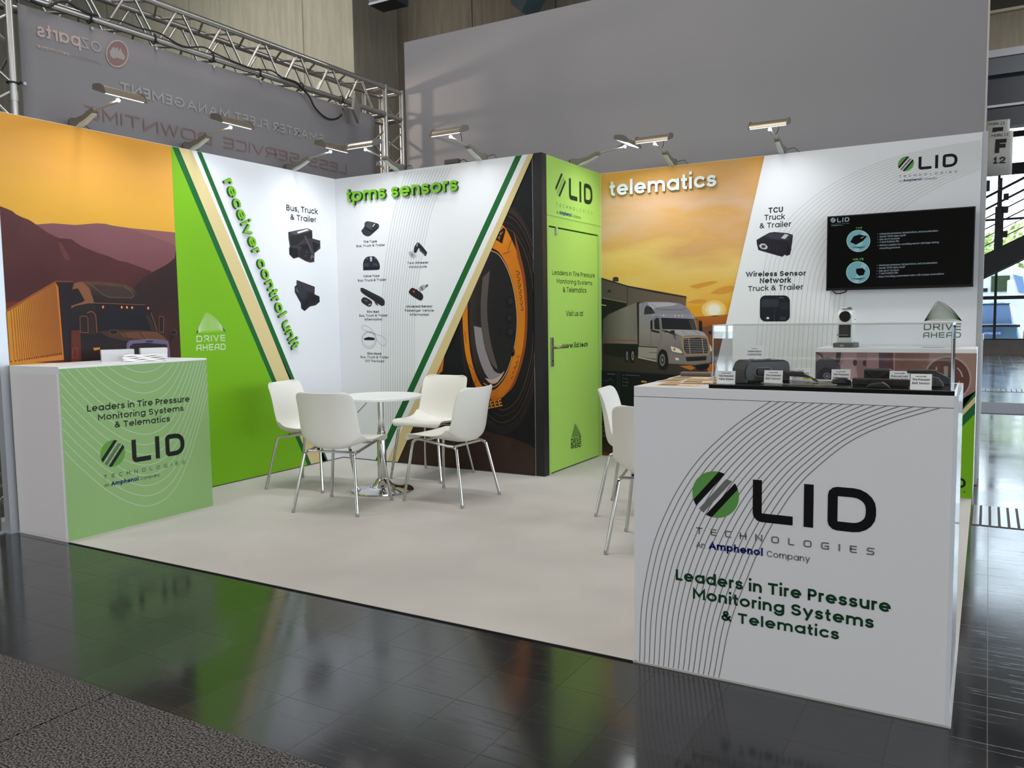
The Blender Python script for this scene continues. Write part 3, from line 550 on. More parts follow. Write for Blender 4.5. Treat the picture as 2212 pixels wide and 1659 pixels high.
pt.line((92, 62, 42), catmull(scaled(OUT, .90), 4)[:60], .005, 6); pt.line((60, 44, 36), catmull(scaled(OUT, .84), 4)[:60], .006, 6); pt.line((110, 74, 46), catmull(scaled(OUT, .79), 4)[:60], .004, 6)
ORO = [(430, 120), (500, 178), (540, 240), (590, 360), (620, 480), (635, 650), (630, 830), (605, 960), (560, 1090), (500, 1170), (430, 1186), (350, 1124), (310, 1020), (280, 900), (265, 680), (275, 420), (340, 200)]
org = ramp_mat('print_orange_sidewall', 2, .5, 2.1, ((0, (190, 104, 26)), (.3, (224, 134, 26)), (.7, (214, 124, 22)), (1, (232, 140, 24))), (6, .5))
pt.poly(org, catmull(ORO + [ORO[0]], 4), 7)
pt.poly((150, 74, 22), catmull([(562, 210), (596, 330), (628, 470), (642, 650), (636, 840), (612, 970), (566, 1100), (520, 1150), (560, 1080), (598, 960), (622, 830), (627, 650), (612, 480), (582, 360)], 3), 8)
pt.poly((24, 18, 18), [(455, 262), (470, 225), (505, 190), (516, 205), (495, 285), (470, 268)], 8); pt.line((200, 120, 40), [(470, 255), (500, 215)], .006, 9); pt.line((200, 120, 40), [(478, 262), (486, 220)], .006, 9)
pt.text('EEEE', (408, 1240), (498, 1222), (408, 1197), (214, 136, 44), .13, 10); pt.poly((24, 20, 22), [(330, 1110), (430, 1192), (500, 1175), (520, 1220), (440, 1262), (380, 1240), (330, 1180)], 8)
for k in range(7): pt.line((90, 52, 24), [(574 + 5 * k, 440 + 34 * k), (596 + 3.5 * k, 452 + 34 * k), (590 + 4 * k, 468 + 34 * k), (578 + 4 * k, 460 + 34 * k)], .005, 9)
for k in range(5): pt.line((110, 62, 24), [(600 - 9 * k, 930 + 30 * k), (582 - 9 * k, 940 + 30 * k), (590 - 9 * k, 952 + 30 * k)], .004, 9)
for p in (((550, 260), (530, 320)), ((590, 960), (570, 1010)), ((300, 980), (330, 1010)), ((345, 1070), (330, 1110)), ((280, 790), (288, 860)), ((540, 330), (500, 345))): pt.line((96, 54, 20), list(p), .004, 9)
RIM = [(425, 322), (480, 352), (530, 440), (565, 560), (582, 700), (577, 820), (555, 930), (520, 1030), (470, 1098), (430, 1112), (388, 1090), (345, 1000), (320, 880), (308, 700), (318, 540), (360, 400)]
pt.poly((34, 26, 26), catmull(scaled(RIM + [RIM[0]], 1.05, -3), 4), 10)
pt.poly(ramp_mat('print_rim', 0, 1.05, 1.65, ((0, (120, 108, 104)), (.3, (104, 92, 86)), (.5, (62, 54, 50)), (.75, (40, 36, 36)), (1, (30, 28, 30))), (3, .35)), catmull(RIM + [RIM[0]], 4), 11)
pt.poly((150, 142, 146), catmull([(332, 760), (350, 900), (395, 1030), (450, 1088), (500, 1040), (450, 1020), (400, 900), (375, 770)], 3), 12); pt.poly((206, 178, 160), catmull([(395, 1060), (430, 1092), (470, 1084), (510, 1020), (470, 1058), (430, 1070)], 3), 13)
pt.poly((92, 82, 80), catmull([(384, 480), (372, 640), (380, 800), (420, 950), (470, 1010), (440, 900), (415, 760), (410, 620), (425, 440)], 3), 12)
pt.poly((30, 29, 33), catmull([(470, 420), (490, 600), (500, 760), (530, 930), (560, 850), (572, 720), (556, 560), (525, 450)], 3), 12)
for c_ in ((540, 622, 26, 36), (534, 720, 22, 30), (540, 800, 26, 34), (556, 910, 12, 26)): pt.disc((18, 18, 22), c_[:2], c_[2], c_[3], 13); pt.disc((44, 42, 46), (c_[0] + 6, c_[1] - 6), c_[2] * .5, c_[3] * .5, 14)
pt.line((214, 178, 130), catmull(RIM[:11], 4), .006, 13)
pt.poly(org, [(162, 920), (150, 1020), (118, 1048), (70, 1060)], 3)
pt.mb.build('tyre_print', wb, label='printed truck tyre with an orange sidewall on black ground')
p0 = Pr(PT).lim(um=.0, uM=W1 - .081, vM=2.498)
ET = [lineuv(p0, p, q) for p, q in (((1112.7, 341), (938, 720)), ((1126, 341), (952, 720)), ((1138, 341), (963.8, 720)), ((1153.5, 341), (982.3, 720)))]
p0.polyq(PANEL, [(0, .002), (ET[0](.002), .002), (ET[0](2.498), 2.498), (0, 2.498)], 15)
for i, m in ((0, DKG), (1, PANEL), (2, TAN)): p0.polyq(m, [(ET[i](.002), .002), (ET[i + 1](.002), .002), (ET[i + 1](2.498), 2.498), (ET[i](2.498), 2.498)], 15)
la = [p0.q(p) for p in ((824.6, 990), (824.6, 900), (824.8, 800), (826, 679), (829, 613.6), (838.7, 526.8), (857, 440), (879, 369))]; lb = [p0.q(p) for p in ((896, 990), (896, 900), (896, 800), (896.5, 679), (905, 600), (920, 516), (938.6, 440), (977, 359))]
for k in range(15):
    t = k / 14; pts = catmull([a.lerp(c_, t) for a, c_ in zip(la, lb)], 5)
    for rn in clip_line(pts, 0.02, 1.99, .02, 2.49):
        rn = [p for p in rn if p.x < ET[0](p.y)]
        if len(rn) > 2: p0.lineq((174, 183, 189), rn, .0036, 16)
pb = p0.at(740, 440, 4.608); T1, T2, T3 = (54, 56, 60), (78, 80, 84), (30, 31, 36)
pb.poly(T1, catmull([(190, 270), (222, 228), (224, 196), (250, 176), (310, 186), (362, 204), (364, 240), (320, 285), (266, 326), (215, 310), (190, 270)], 3), 17); pb.poly(T2, [(232, 200), (262, 184), (300, 190), (300, 262), (250, 240)], 18); pb.poly(T3, [(226, 236), (300, 270), (360, 230), (364, 244), (302, 288), (228, 250)], 18); pb.poly((214, 216, 220), [(300, 228), (322, 198), (332, 202), (310, 232)], 19); pb.poly(T3, [(292, 236), (330, 196), (340, 206), (306, 252)], 18)
pb.poly((40, 42, 54), catmull([(210, 664), (210, 585), (240, 535), (290, 524), (330, 532), (370, 592), (374, 648), (340, 660), (210, 664)], 3), 17); pb.poly((206, 210, 216), [(276, 530), (300, 530), (296, 575), (282, 575)], 18); pb.poly((66, 68, 80), [(222, 600), (266, 590), (266, 620), (222, 625)], 18); pb.poly((66, 68, 80), [(310, 588), (352, 596), (356, 624), (310, 618)], 18); pb.poly((24, 25, 34), [(214, 634), (372, 630), (372, 650), (214, 660)], 18); pb.disc((160, 164, 170), (252, 548), 5, 5, 19, 8); pb.disc((160, 164, 170), (326, 546), 5, 5, 19, 8)
pb.poly((36, 37, 42), catmull([(182, 845), (205, 838), (300, 885), (410, 945), (424, 1000), (400, 1018), (370, 1005), (290, 950), (195, 885), (182, 845)], 3), 17); pb.poly((60, 62, 66), [(200, 845), (408, 950), (405, 962), (196, 856)], 18); pb.poly((42, 43, 48), catmull([(190, 955), (222, 930), (290, 965), (298, 1000), (268, 1026), (200, 985), (190, 955)], 3), 18); pb.poly((200, 202, 206), [(262, 1004), (286, 992), (288, 1002), (266, 1014)], 19); pb.poly((90, 92, 96), [(226, 950), (262, 966), (250, 980), (216, 964)], 19); pb.poly((74, 76, 80), [(318, 972), (344, 980), (362, 1020), (336, 1004)], 18)
gr = (128, 134, 140)
pb.line(gr, ell(268, 1356, 72, 84, 30), .003, 17); pb.line(gr, ell(268, 1352, 64, 70, 30), .002, 17); pb.line(gr, catmull([(330, 1295), (280, 1240), (230, 1213), (200, 1218), (206, 1250), (270, 1275), (330, 1298), (400, 1320), (438, 1360), (430, 1405), (395, 1408), (350, 1360), (324, 1292)], 5), .0025, 18); pb.poly((24, 26, 30), [(218, 1340), (262, 1326), (320, 1334), (326, 1358), (222, 1358)], 18)
pb.poly((36, 37, 41), catmull([(712, 480), (720, 430), (748, 390), (775, 398), (842, 478), (842, 500), (826, 522), (790, 470), (760, 445), (738, 490), (712, 480)], 3), 18); pb.poly((150, 152, 156), [(744, 402), (760, 398), (752, 425), (738, 430)], 19); pb.poly((84, 86, 90), [(770, 452), (830, 500), (824, 514), (768, 466)], 19)
pb.poly((188, 192, 194), catmull([(660, 480), (700, 475), (738, 515), (720, 542), (690, 540), (664, 505), (660, 480)], 3), 18); pb.poly((140, 146, 148), [(680, 500), (700, 492), (712, 520), (694, 528)], 19)
pb.poly((34, 34, 40), catmull([(662, 878), (680, 850), (705, 838), (760, 868), (800, 900), (806, 940), (782, 965), (740, 945), (680, 905), (662, 878)], 3), 18); pb.disc((214, 66, 44), (714, 874), 12, 10, 19, 10); pb.poly((180, 178, 176), [(760, 840), (800, 808), (830, 812), (834, 836), (800, 866), (770, 878)], 18); pb.poly((104, 102, 102), [(830, 812), (852, 800), (858, 818), (834, 836)], 19); pb.poly((80, 76, 76), [(780, 832), (790, 826), (808, 856), (800, 864)], 19); pb.disc((30, 30, 32), (742, 866), 12, 14, 19, 10)
GT = (40, 54, 54)
for t, a, e, tp in (('Tire Type', (211, 391), (347, 385), (211, 368)), ('Bus, Truck & Trailer', (142, 434), (429, 422), (142, 411)), ('Valve Type', (210, 733), (374, 728), (210, 711)), ('Bus, Truck & Trailer', (157, 776), (441, 767), (157, 753)), ('Rim Belt', (249, 1087), (369, 1087), (249, 1064)), ('Bus, Truck & Trailer', (171, 1125), (454, 1123), (171, 1102)), ('Aftermarket', (222, 1163), (402, 1162), (222, 1140)),
                    ('Rim Hook', (253, 1502), (392, 1504), (253, 1479)), ('Bus, Truck & Trailer', (184, 1536), (466, 1540), (184, 1514)), ('Off The Road', (231, 1575), (419, 1579), (231, 1553)), ('Two-Wheeler', (649, 602), (860, 596), (649, 580)), ('Motorcycle', (667, 642), (843, 637), (667, 619)), ('Universal Sensor', (637, 1035), (899, 1033), (637, 1011)), ('Passenger Vehicle', (625, 1074), (914, 1074), (625, 1051)), ('Aftermarket', (674, 1115), (865, 1115), (674, 1092))):
    pb.text(t, a, e, tp, GT, .145 if t in ('Rim Belt', 'Rim Hook', 'Tire Type', 'Valve Type', 'Universal Sensor', 'Two-Wheeler') else .12, 18)
p0.mb.build('graphic_print', wb, label='stripes, thin lines and sensor pictures printed on the wall')
words(PT, 'tpms sensors', (753.5, 437.5), (993, 412.5), (754.5, 416), LG, LGS, .025, .0068, 'raised green letters reading tpms sensors, high on the back wall', 'sign letters')

# ---------------------------------------------------------------- green door wall
LIME = ink((174, 218, 100)); LIMEF = ink((166, 206, 106))
yl, yr = PG.hit(1189.5, 800)[0], PG.hit(1293, 800)[0]; zt = PG.hit(1190, 491)[1]
b = MB(); b.box((W1 - .05, .08, zt + .012), (W1, D_, 2.5), LIME); b.box((W1 - .05, .08, 0), (W1, yl - .006, zt + .012), LIMEF); b.box((W1 - .05, yr + .006, 0), (W1, D_, zt + .012), LIMEF)
b.box((W1, .082, zt + .09), (W1 + .004, D_ - .004, zt + .096), LIMEF)
wg = b.build('wall_right', kind='structure'); tag(wg, 'lime green storage wall around the door', 'wall')
pq = Pr(PG, 900, 300, 3.95); GD = ink((30, 44, 28)); u0 = pq.q((1300, 515)); u1 = pq.q((1500, 555))
logo(pq, (u0.x, u0.y), u1.x - u0.x, (None, GD, ink((140, 176, 92)), ink((40, 92, 140))), 3)
pq.mb.build('logo_print', wg, label='dark company mark printed above the door')
dr = MB(); dr.box((W1 - .045, yl, .012), (W1 - .004, yr, zt), LIME); do = dr.build('door_1', kind='structure'); tag(do, 'lime green storage door with a lever handle', 'door')
MB().box((W1 - .06, yl - .006, 0), (W1 - .05, yr + .006, zt + .012), BLACK).build('door_gap', do)
PGD = Plane(0, W1 - .004, 1); pq = Pr(PGD, 900, 300, 3.95); GX = ink((38, 60, 28)); GK = ink((14, 74, 34))
for t, a, e, tp in (('Leaders in Tire Pressure', (1156, 1158), (1520, 1186), (1156, 1116)), ('Monitoring Systems', (1194, 1232), (1497, 1250), (1194, 1192)), ('& Telematics', (1248, 1310), (1448, 1314), (1248, 1264)), ('Visit us at', (1274, 1512), (1420, 1512), (1274, 1466))): pq.text(t, a, e, tp, GX, .10, 3)
pd = pq.at(1140, 660, 4.366); pd.text('www.lid.tech', (324, 404), (566, 388), (324, 366), GK, .17, 3, ref=X, gap=.055)
hill_mark(pd, (446, 1115), (412, 1248), (502, 1232), ink((122, 160, 78)), ink((110, 150, 66)), 9, .002, 3)
pd.text('DRIVE', (407, 1310), (501, 1285), (407, 1258), GD, .14, 4, font=GW, gap=.2); pd.text('AHEAD', (407, 1356), (501, 1331), (407, 1312), GD, .14, 4, font=GW, gap=.2)
pq.mb.build('door_print', do, label='dark green words printed on the door')
yh, zh = PGD.hit(1140 + 226 / 4.366, 660 + 395 / 4.366); hb = MB(); SN = mat('satin_nickel', (150, 145, 132), .35, metal=.9)
z0, z1 = PGD.hit(1193, 792)[1], PGD.hit(1193, 729)[1]
hb.box((W1 - .004, yh - .02, z0), (W1 + .006, yh + .02, z1), SN); pl = hb.build('handle_plate', do, bevel=.003)
MB().tube([(W1 + .004, yh, zh), (W1 + .05, yh, zh), (W1 + .056, yh + .012, zh), (W1 + .056, yh + .15, zh)], .010, SN).build('lever', pl, smooth=50)
MB().lathe([(0.0001, 0), (.009, 0), (.009, .004), (.0001, .004)], BLACK, 12).build('keyhole', pl, loc=(W1 + .004, yh, (z0 + zh) / 2 - .03)).rotation_euler = (0, R(90), 0)
hy, hz = PGD.hit(900 + 1186 / 3.95, 300 + 785 / 3.95); MB().box((W1 - .004, hy - .012, hz - .03), (W1 + .012, hy + .012, hz + .03), ALU).build('hinge', do, bevel=.003)

JT = mat('joint_dark', (60, 60, 66), .8)
tag(MB().box((.0002, -.005, .0), (.004, -.0002, 2.5), JT).build('trim_3', kind='structure'), 'thin dark joint in the inner corner of the stand walls', 'trim')
tag(MB().box((.0002, -1.69, .0002), (.003, -.006, .007), JT).build('baseboard_left', kind='structure'), 'dark line at the foot of the left stand wall', 'baseboard')
tag(MB().box((.004, -.0095, .0002), (W1 - .08, -.0068, .007), JT).build('baseboard_back', kind='structure'), 'dark line at the foot of the back stand wall', 'baseboard')

# ---------------------------------------------------------------- telematics wall: dawn mural and white slanted field
b = MB(); b.box((W1, D_, 0), (4.985, D_ + .05, 2.5), PANEL); wt = b.build('wall_back', kind='structure'); tag(wt, 'wide rear stand wall with a silver truck mural and a television', 'wall')
tr = MB().box((4.985, D_ - .004, 0), (5.018, D_ + .056, 2.503), ALU); tag(tr.build('trim_2', kind='structure'), 'aluminium end profile right of the television wall', 'trim')
pm = Pr(PM, 1280, 580, 3.95).lim(um=W1 + .003, uM=4.984, vM=2.498)
f0 = Pr(PM); EM = lineuv(f0, (1652.2, 337), (1568.6, 700))
sky2 = ramp_mat('print_dawn_sky', 2, 1.2, 2.5, ((0, (232, 166, 46)), (.18, (238, 190, 90)), (.36, (242, 204, 120)), (.54, (224, 172, 104)), (.68, (224, 184, 148)), (.84, (222, 172, 112)), (1, (226, 168, 72))), (1.3, .75), (1, 1, 3.2))
u_l = W1 + .003
pm.polyq(sky2, [(u_l, .002), (EM(.002), .002), (EM(2.498), 2.498), (u_l, 2.498)], 1)
pm.disc((246, 206, 118), (1035, 350), 105, 80, 2, 24); pm.disc((252, 226, 164), (1035, 350), 76, 60, 3, 24); pm.disc((255, 246, 226), (1038, 352), 52, 46, 4, 24)
for cl in ([(800, 290), (900, 262), (985, 280), (900, 300)], [(1000, 210), (1100, 160), (1200, 150), (1200, 190), (1100, 220)], [(820, 150), (1000, 110), (1060, 120), (900, 170)]): pm.poly((222, 156, 62), catmull(cl + [cl[0]], 5), 2)
pm.poly(ramp_mat('print_field', 2, .9, 1.35, ((0, (96, 60, 34)), (.6, (168, 92, 34)), (1, (208, 126, 44)))), [(700, 425), (880, 412), (1000, 405), (1160, 392), (1200, 392), (1200, 980), (700, 980)], 3)
pm.poly((120, 78, 58), [(880, 510), (1000, 488), (1200, 480), (1200, 600), (900, 600)], 4)
bld = ramp_mat('print_shed', 0, W1, 2.9, ((0, (82, 74, 70)), (.5, (104, 92, 84)), (1, (120, 92, 72))))
pm.poly(bld, [(0, 60), (70, 82), (300, 150), (560, 205), (802, 244), (796, 330), (780, 640), (0, 760)], 4)
pm.poly((52, 46, 44), [(0, 58), (70, 78), (300, 146), (804, 238), (802, 250), (560, 212), (300, 158), (70, 92), (0, 74)], 5)
for k in range(26): x = 80 + k * 27; y = 92 + (x - 70) * .222; pm.line((90, 80, 74), [(x, y), (x, y + 150)], .003, 5)
pm.poly((60, 54, 52), [(172, 110), (174, 78), (198, 70), (222, 78), (222, 112)], 4); pm.poly((40, 38, 38), [(130, 184), (156, 182), (158, 204), (128, 204)], 6); pm.line((60, 54, 52), [(297, 150), (297, 320)], .007, 6)
pm.poly((26, 26, 28), [(0, 230), (60, 246), (290, 290), (292, 335), (150, 410), (90, 480), (0, 700)], 6); pm.line((150, 130, 104), [(60, 250), (290, 292)], .006, 7); pm.poly((220, 196, 130), [(70, 306), (118, 312), (118, 318), (72, 314)], 7)
pm.poly(ramp_mat('print_yard', 0, W1, 3.4, ((0, (46, 42, 40)), (.6, (66, 54, 48)), (1, (110, 68, 40))), (4, .3)), [(0, 640), (400, 640), (1000, 700), (1200, 640), (1200, 1000), (0, 980)], 5)
pm.poly((196, 116, 44), [(740, 832), (840, 826), (880, 850), (840, 868)], 6); pm.poly((190, 112, 40), [(960, 830), (1060, 800), (1100, 900), (1000, 900)], 6)
tr2 = ramp_mat('print_grey_trailer', 0, W1, 2.55, ((0, (74, 68, 64)), (.5, (128, 120, 114)), (1, (112, 106, 104))))
pm.poly(tr2, [(90, 440), (130, 396), (250, 340), (384, 288), (388, 645), (90, 636)], 7); pm.poly((38, 34, 36), [(378, 288), (402, 286), (402, 660), (386, 650)], 8); pm.poly((150, 70, 56), [(130, 608), (380, 612), (380, 618), (130, 614)], 8)
pm.poly((30, 28, 28), [(90, 640), (400, 648), (400, 740), (240, 760), (90, 730)], 6)
body = ramp_mat('print_silver_cab', 2, .85, 1.6, ((0, (110, 100, 98)), (.35, (146, 136, 134)), (.7, (142, 140, 158)), (1, (168, 164, 178))), (3, .3))
pm.poly(body, [(398, 300), (440, 290), (460, 284), (560, 282), (660, 286), (740, 296), (790, 318), (825, 350), (842, 386), (864, 396), (878, 420), (880, 446), (900, 526), (955, 546), (985, 585), (1000, 640), (1022, 680), (1016, 800), (990, 815), (860, 826), (640, 812), (556, 806), (548, 792), (388, 760), (398, 640)], 9)
pm.poly((186, 180, 190), [(470, 290), (650, 290), (730, 302), (690, 318), (560, 330), (500, 350)], 10); pm.line((110, 108, 128), [(500, 300), (560, 345), (600, 352), (770, 350), (800, 335)], .004, 11)
pm.poly((52, 50, 62), [(440, 392), (446, 340), (462, 314), (500, 330), (536, 380), (500, 388)], 10)
pm.poly((150, 148, 170), [(500, 392), (560, 384), (860, 392), (878, 420), (876, 430), (590, 418), (520, 440)], 11)
for x, y in ((608, 400), (706, 402), (738, 403), (768, 404), (856, 408)): pm.disc((248, 204, 120), (x, y), 6, 7, 12, 8)
pm.poly((34, 34, 42), [(586, 420), (866, 432), (892, 524), (596, 516)], 12); pm.poly((72, 70, 60), [(820, 440), (864, 434), (890, 522), (850, 522)], 13)
pm.poly((36, 38, 40), [(526, 440), (545, 420), (566, 424), (576, 520), (530, 516)], 12); pm.line((92, 86, 86), [(516, 432), (540, 408), (570, 412), (584, 518)], .004, 13); pm.line((96, 90, 92), [(500, 660), (496, 470), (516, 430)], .003, 11); pm.line((96, 90, 92), [(586, 520), (586, 620), (560, 660)], .003, 11)
pm.poly((176, 170, 180), [(600, 522), (760, 522), (900, 528), (950, 548), (980, 582), (860, 566), (770, 580), (700, 545), (640, 560)], 12); pm.poly((66, 58, 64), [(590, 522), (640, 528), (690, 548), (730, 580), (680, 560), (620, 545)], 13); pm.line((104, 98, 108), [(760, 530), (800, 560)], .003, 13); pm.line((104, 98, 108), [(860, 532), (920, 562)], .003, 13)
pm.poly((160, 140, 118), catmull([(752, 592), (790, 572), (870, 566), (975, 578), (988, 600), (1004, 690), (996, 730), (900, 742), (792, 738), (772, 690), (752, 592)], 3), 14)
pm.poly((26, 24, 28), [(778, 600), (900, 590), (974, 598), (990, 690), (984, 722), (800, 726), (784, 690)], 15)
for k in range(8): pm.line((168, 160, 160), [(780 + 2.4 * k, 608 + 15 * k), (976 + 1.6 * k, 604 + 15 * k)], .004, 16)
for x in (822, 936): pm.line((180, 164, 140), [(x, 596), (x + 14, 726)], .005, 17)
pm.poly((236, 224, 204), catmull([(668, 664), (700, 672), (745, 690), (768, 722), (720, 716), (680, 704), (668, 664)], 3), 14); pm.disc((120, 110, 110), (700, 690), 9, 11, 15, 10); pm.poly((226, 210, 190), [(996, 644), (1014, 664), (1022, 700), (1004, 716)], 14)
pm.poly((132, 122, 120), [(640, 712), (780, 738), (1004, 730), (1018, 735), (1014, 800), (860, 822), (652, 810)], 13); pm.poly((40, 34, 34), [(796, 756), (975, 748), (970, 784), (806, 792)], 14); pm.line((150, 132, 112), [(770, 742), (1004, 736)], .006, 15); pm.poly((220, 226, 240), [(706, 760), (736, 764), (740, 782), (712, 782)], 15)
pm.poly((26, 24, 26), catmull([(556, 800), (562, 730), (590, 690), (630, 706), (648, 780), (640, 850), (600, 866), (566, 846), (556, 800)], 3), 14); pm.disc((120, 114, 112), (598, 780), 24, 52, 15, 16); pm.disc((50, 46, 48), (598, 780), 16, 34, 16, 14); pm.disc((140, 134, 130), (598, 780), 7, 16, 17, 10)
pm.poly((22, 20, 22), catmull([(880, 826), (990, 812), (984, 850), (930, 868), (892, 856), (880, 826)], 3), 14)
for cx, rx in ((292, 20), (340, 26)): pm.disc((24, 22, 24), (cx, 745), rx, 62, 8, 16); pm.disc((136, 134, 146), (cx + 4, 745), rx * .42, 40, 9, 12); pm.disc((60, 58, 64), (cx + 4, 745), rx * .2, 22, 10, 10)
pm.poly((158, 148, 142), [(392, 668), (550, 676), (548, 770), (392, 752)], 11); pm.line((60, 54, 56), [(392, 664), (556, 674)], .008, 12); pm.poly((186, 176, 166), [(392, 752), (548, 786), (548, 796), (392, 764)], 12); pm.line((96, 90, 88), [(480, 716), (556, 720)], .005, 12)
pm.poly((24, 24, 28), [(908, 448), (934, 452), (936, 534), (912, 532)], 13); pm.line((40, 36, 38), [(874, 430), (906, 440), (930, 446), (936, 530)], .004, 12); pm.poly((24, 24, 28), [(496, 446), (512, 438), (514, 516), (498, 520)], 14); pm.poly((30, 28, 30), [(500, 520), (570, 536), (572, 552), (505, 536)], 14)
pm.poly((40, 38, 42), [(664, 530), (700, 526), (704, 552), (668, 556)], 14); pm.line((30, 28, 32), [(690, 552), (710, 604)], .007, 14); pm.poly((34, 32, 36), [(992, 534), (1016, 530), (1016, 560), (996, 560)], 13)
# dashboards under the truck
pm.poly(ramp_mat('print_dusk_floor', 2, 0, .8, ((0, (70, 46, 36)), (.2, (22, 20, 20)), (1, (16, 17, 20)))), [(0, 862), (1200, 930), (1200, 2600), (0, 2600)], 8)
for q in ([(60, 868), (214, 876), (210, 1200), (60, 1200)], [(232, 878), (1100, 930), (1100, 1200), (226, 1200)]): pm.poly((12, 14, 22), q, 9); pm.line((54, 56, 62), q, .004, 10, True)
for k in range(4): pm.disc((110, 116, 124), (262, 908 + 30 * k), 4, 4, 11, 8); pm.line((84, 90, 98), [(276, 908 + 30 * k), ((404, 300, 310, 300)[k], 914 + 30 * k)], .006, 11)
pm.poly((206, 148, 60), [(418, 956), (462, 960), (462, 974), (418, 970)], 11); pm.line((110, 116, 124), [(126, 898), (196, 902)], .005, 11); pm.line((64, 82, 112), [(90, 960), (110, 950), (130, 962), (150, 940), (180, 955)], .004, 11)
for k in range(4): pm.line((60, 66, 76), [(66, 1250 + 28 * k), (150, 1252 + 28 * k)], .012, 11); pm.poly((86, 52, 40), [(80, 1290 + 40 * k), (120, 1290 + 40 * k), (118, 1320 + 40 * k), (80, 1316 + 40 * k)], 11)
pm.poly((110, 52, 36), [(80, 1560), (170, 1590), (170, 1600), (80, 1590)], 11)
pm.mb.build('mural_print', wt, label='printed silver truck leaving a shed at dawn')
pw = Pr(PM, 1652, 240, 3.95).lim(um=W1 + .003, uM=4.984, vM=2.498)
pw.polyq(PANEL, [(EM(.002), .002), (4.984, .002), (4.984, 2.498), (EM(2.498), 2.498)], 20)
AL = ink((204, 202, 194))
oa = [pw.q(p) for p in ((-120, 2600), (-60, 1900), (0, 1330), (90, 1080), (240, 890), (480, 690), (760, 530), (1100, 400), (1500, 310), (1870, 250))]
ia = [pw.q(p) for p in ((640, 2600), (660, 1900), (700, 1500), (800, 1250), (940, 1060), (1130, 870), (1350, 720), (1600, 590), (1900, 490), (2200, 430))]
for k in range(19):
    t = k / 18; pts = catmull([a.lerp(c_, t) for a, c_ in zip(oa, ia)], 5)
    for rn in clip_line(pts, EM(.9) + .02, 4.98, .03, 2.49): 
        rn = [p for p in rn if p.x > EM(p.y) + .01]
        if len(rn) > 2: pw.lineq(AL, rn, .0032, 21)
IB = ink((38, 44, 48)); u0, u1 = pw.q((1311, 503)), pw.q((1645, 470))
LOGC = (ink((104, 166, 84)), ink((16, 17, 20)), ink((128, 130, 130)), ink((44, 62, 132)))
logo(pw, (u0.x, u0.y), u1.x - u0.x, LOGC, 22)
pe = pw.at(1180, 240, 3.95)
for t, a, e, tp, wq in (('TCU', (1898, 873), (2022, 863), (1898, 826), .15), ('Truck', (1862, 933), (2038, 924), (1862, 886), .115), ('& Trailer', (1822, 1003), (2092, 985), (1822, 958), .115), ('Wireless Sensor', (1704, 1414), (2216, 1404), (1704, 1372), .15), ('Network', (1824, 1470), (2090, 1464), (1824, 1424), .15), ('Truck & Trailer', (1724, 1538), (2194, 1522), (1724, 1494), .115)):
    pe.text(t, a, e, tp, IB, wq, 22)
pe.poly((44, 42, 54), [(1796, 1100), (1850, 1068), (1905, 1038), (1950, 1032), (2060, 1042), (2106, 1056), (2106, 1080), (2090, 1190), (2082, 1225), (2056, 1236), (2036, 1226), (2018, 1244), (1985, 1236), (1812, 1186), (1800, 1140)], 22)
pe.poly((64, 62, 74), [(1856, 1068), (1908, 1040), (2060, 1046), (2100, 1060), (2060, 1105), (1930, 1090)], 23); pe.poly((214, 214, 220), [(2005, 1085), (2036, 1050), (2072, 1056), (2040, 1092)], 24); pe.poly((34, 32, 42), [(1806, 1104), (1930, 1096), (2058, 1110), (2040, 1224), (1985, 1230), (1816, 1182)], 23)
pe.poly((206, 206, 210), catmull([(1818, 1150), (1832, 1134), (1866, 1132), (1892, 1160), (1876, 1180), (1836, 1174), (1818, 1150)], 2), 24); pe.disc((70, 68, 76), (1856, 1156), 18, 14, 25, 10); pe.poly((30, 28, 36), [(2060, 1110), (2094, 1180), (2080, 1224), (2058, 1230), (2046, 1200)], 24)
for k in range(4): pe.line((58, 56, 66), [(1910 + 30 * k, 1130 + 3 * k), (1908 + 30 * k, 1200 + 4 * k)], .003, 24)
pf = pw.at(1280, 580, 3.95)
def rrect(x0, y0, x1, y1, r): return arc(x1 - r, y0 + r, r, r, -90, 0, 5) + arc(x1 - r, y1 - r, r, r, 0, 90, 5) + arc(x0 + r, y1 - r, r, r, 90, 180, 5) + arc(x0 + r, y0 + r, r, r, 180, 270, 5)
pf.poly((26, 30, 40), rrect(1430, 230, 1686, 452, 48), 22); pf.poly((50, 56, 66), rrect(1440, 262, 1590, 330, 16), 23); pf.poly((38, 42, 52), rrect(1600, 290, 1678, 350, 14), 23); pf.line((70, 78, 90), ell(1505, 286, 44, 12, 16), .002, 24); pf.line((64, 70, 82), [(1554, 340), (1554, 448)], .004, 24); pf.line((120, 124, 132), arc(1612, 256, 18, 10, 180, 360, 6), .004, 25); pf.disc((240, 238, 224), (1498, 423), 13, 9, 25, 12); pf.poly((52, 58, 70), rrect(1600, 410, 1650, 440, 6), 23)
pd = pw.at(1780, 640, 5.821); DA = ink((92, 120, 86))
hill_mark(pd, (1447, 64), (1262, 312), (1732, 308), DA, ink((200, 204, 200)), 15, .002, 22)
pd.text('DRIVE', (1255, 425), (1722, 425), (1255, 341), DA, .12, 22, font=GW, gap=.2); pd.text('AHEAD', (1248, 523), (1722, 520), (1248, 454), DA, .12, 22, font=GW, gap=.2)
pw.mb.build('graphic_print', wt, label='white field with thin arcs, company mark and product pictures')
words(PM, 'telematics', (1318.5, 424.5), (1549, 403), (1319.5, 400.5), ink((236, 242, 240)), ink((176, 180, 176)), .02, .001, 'raised white letters reading telematics on the dawn sky', 'sign letters')

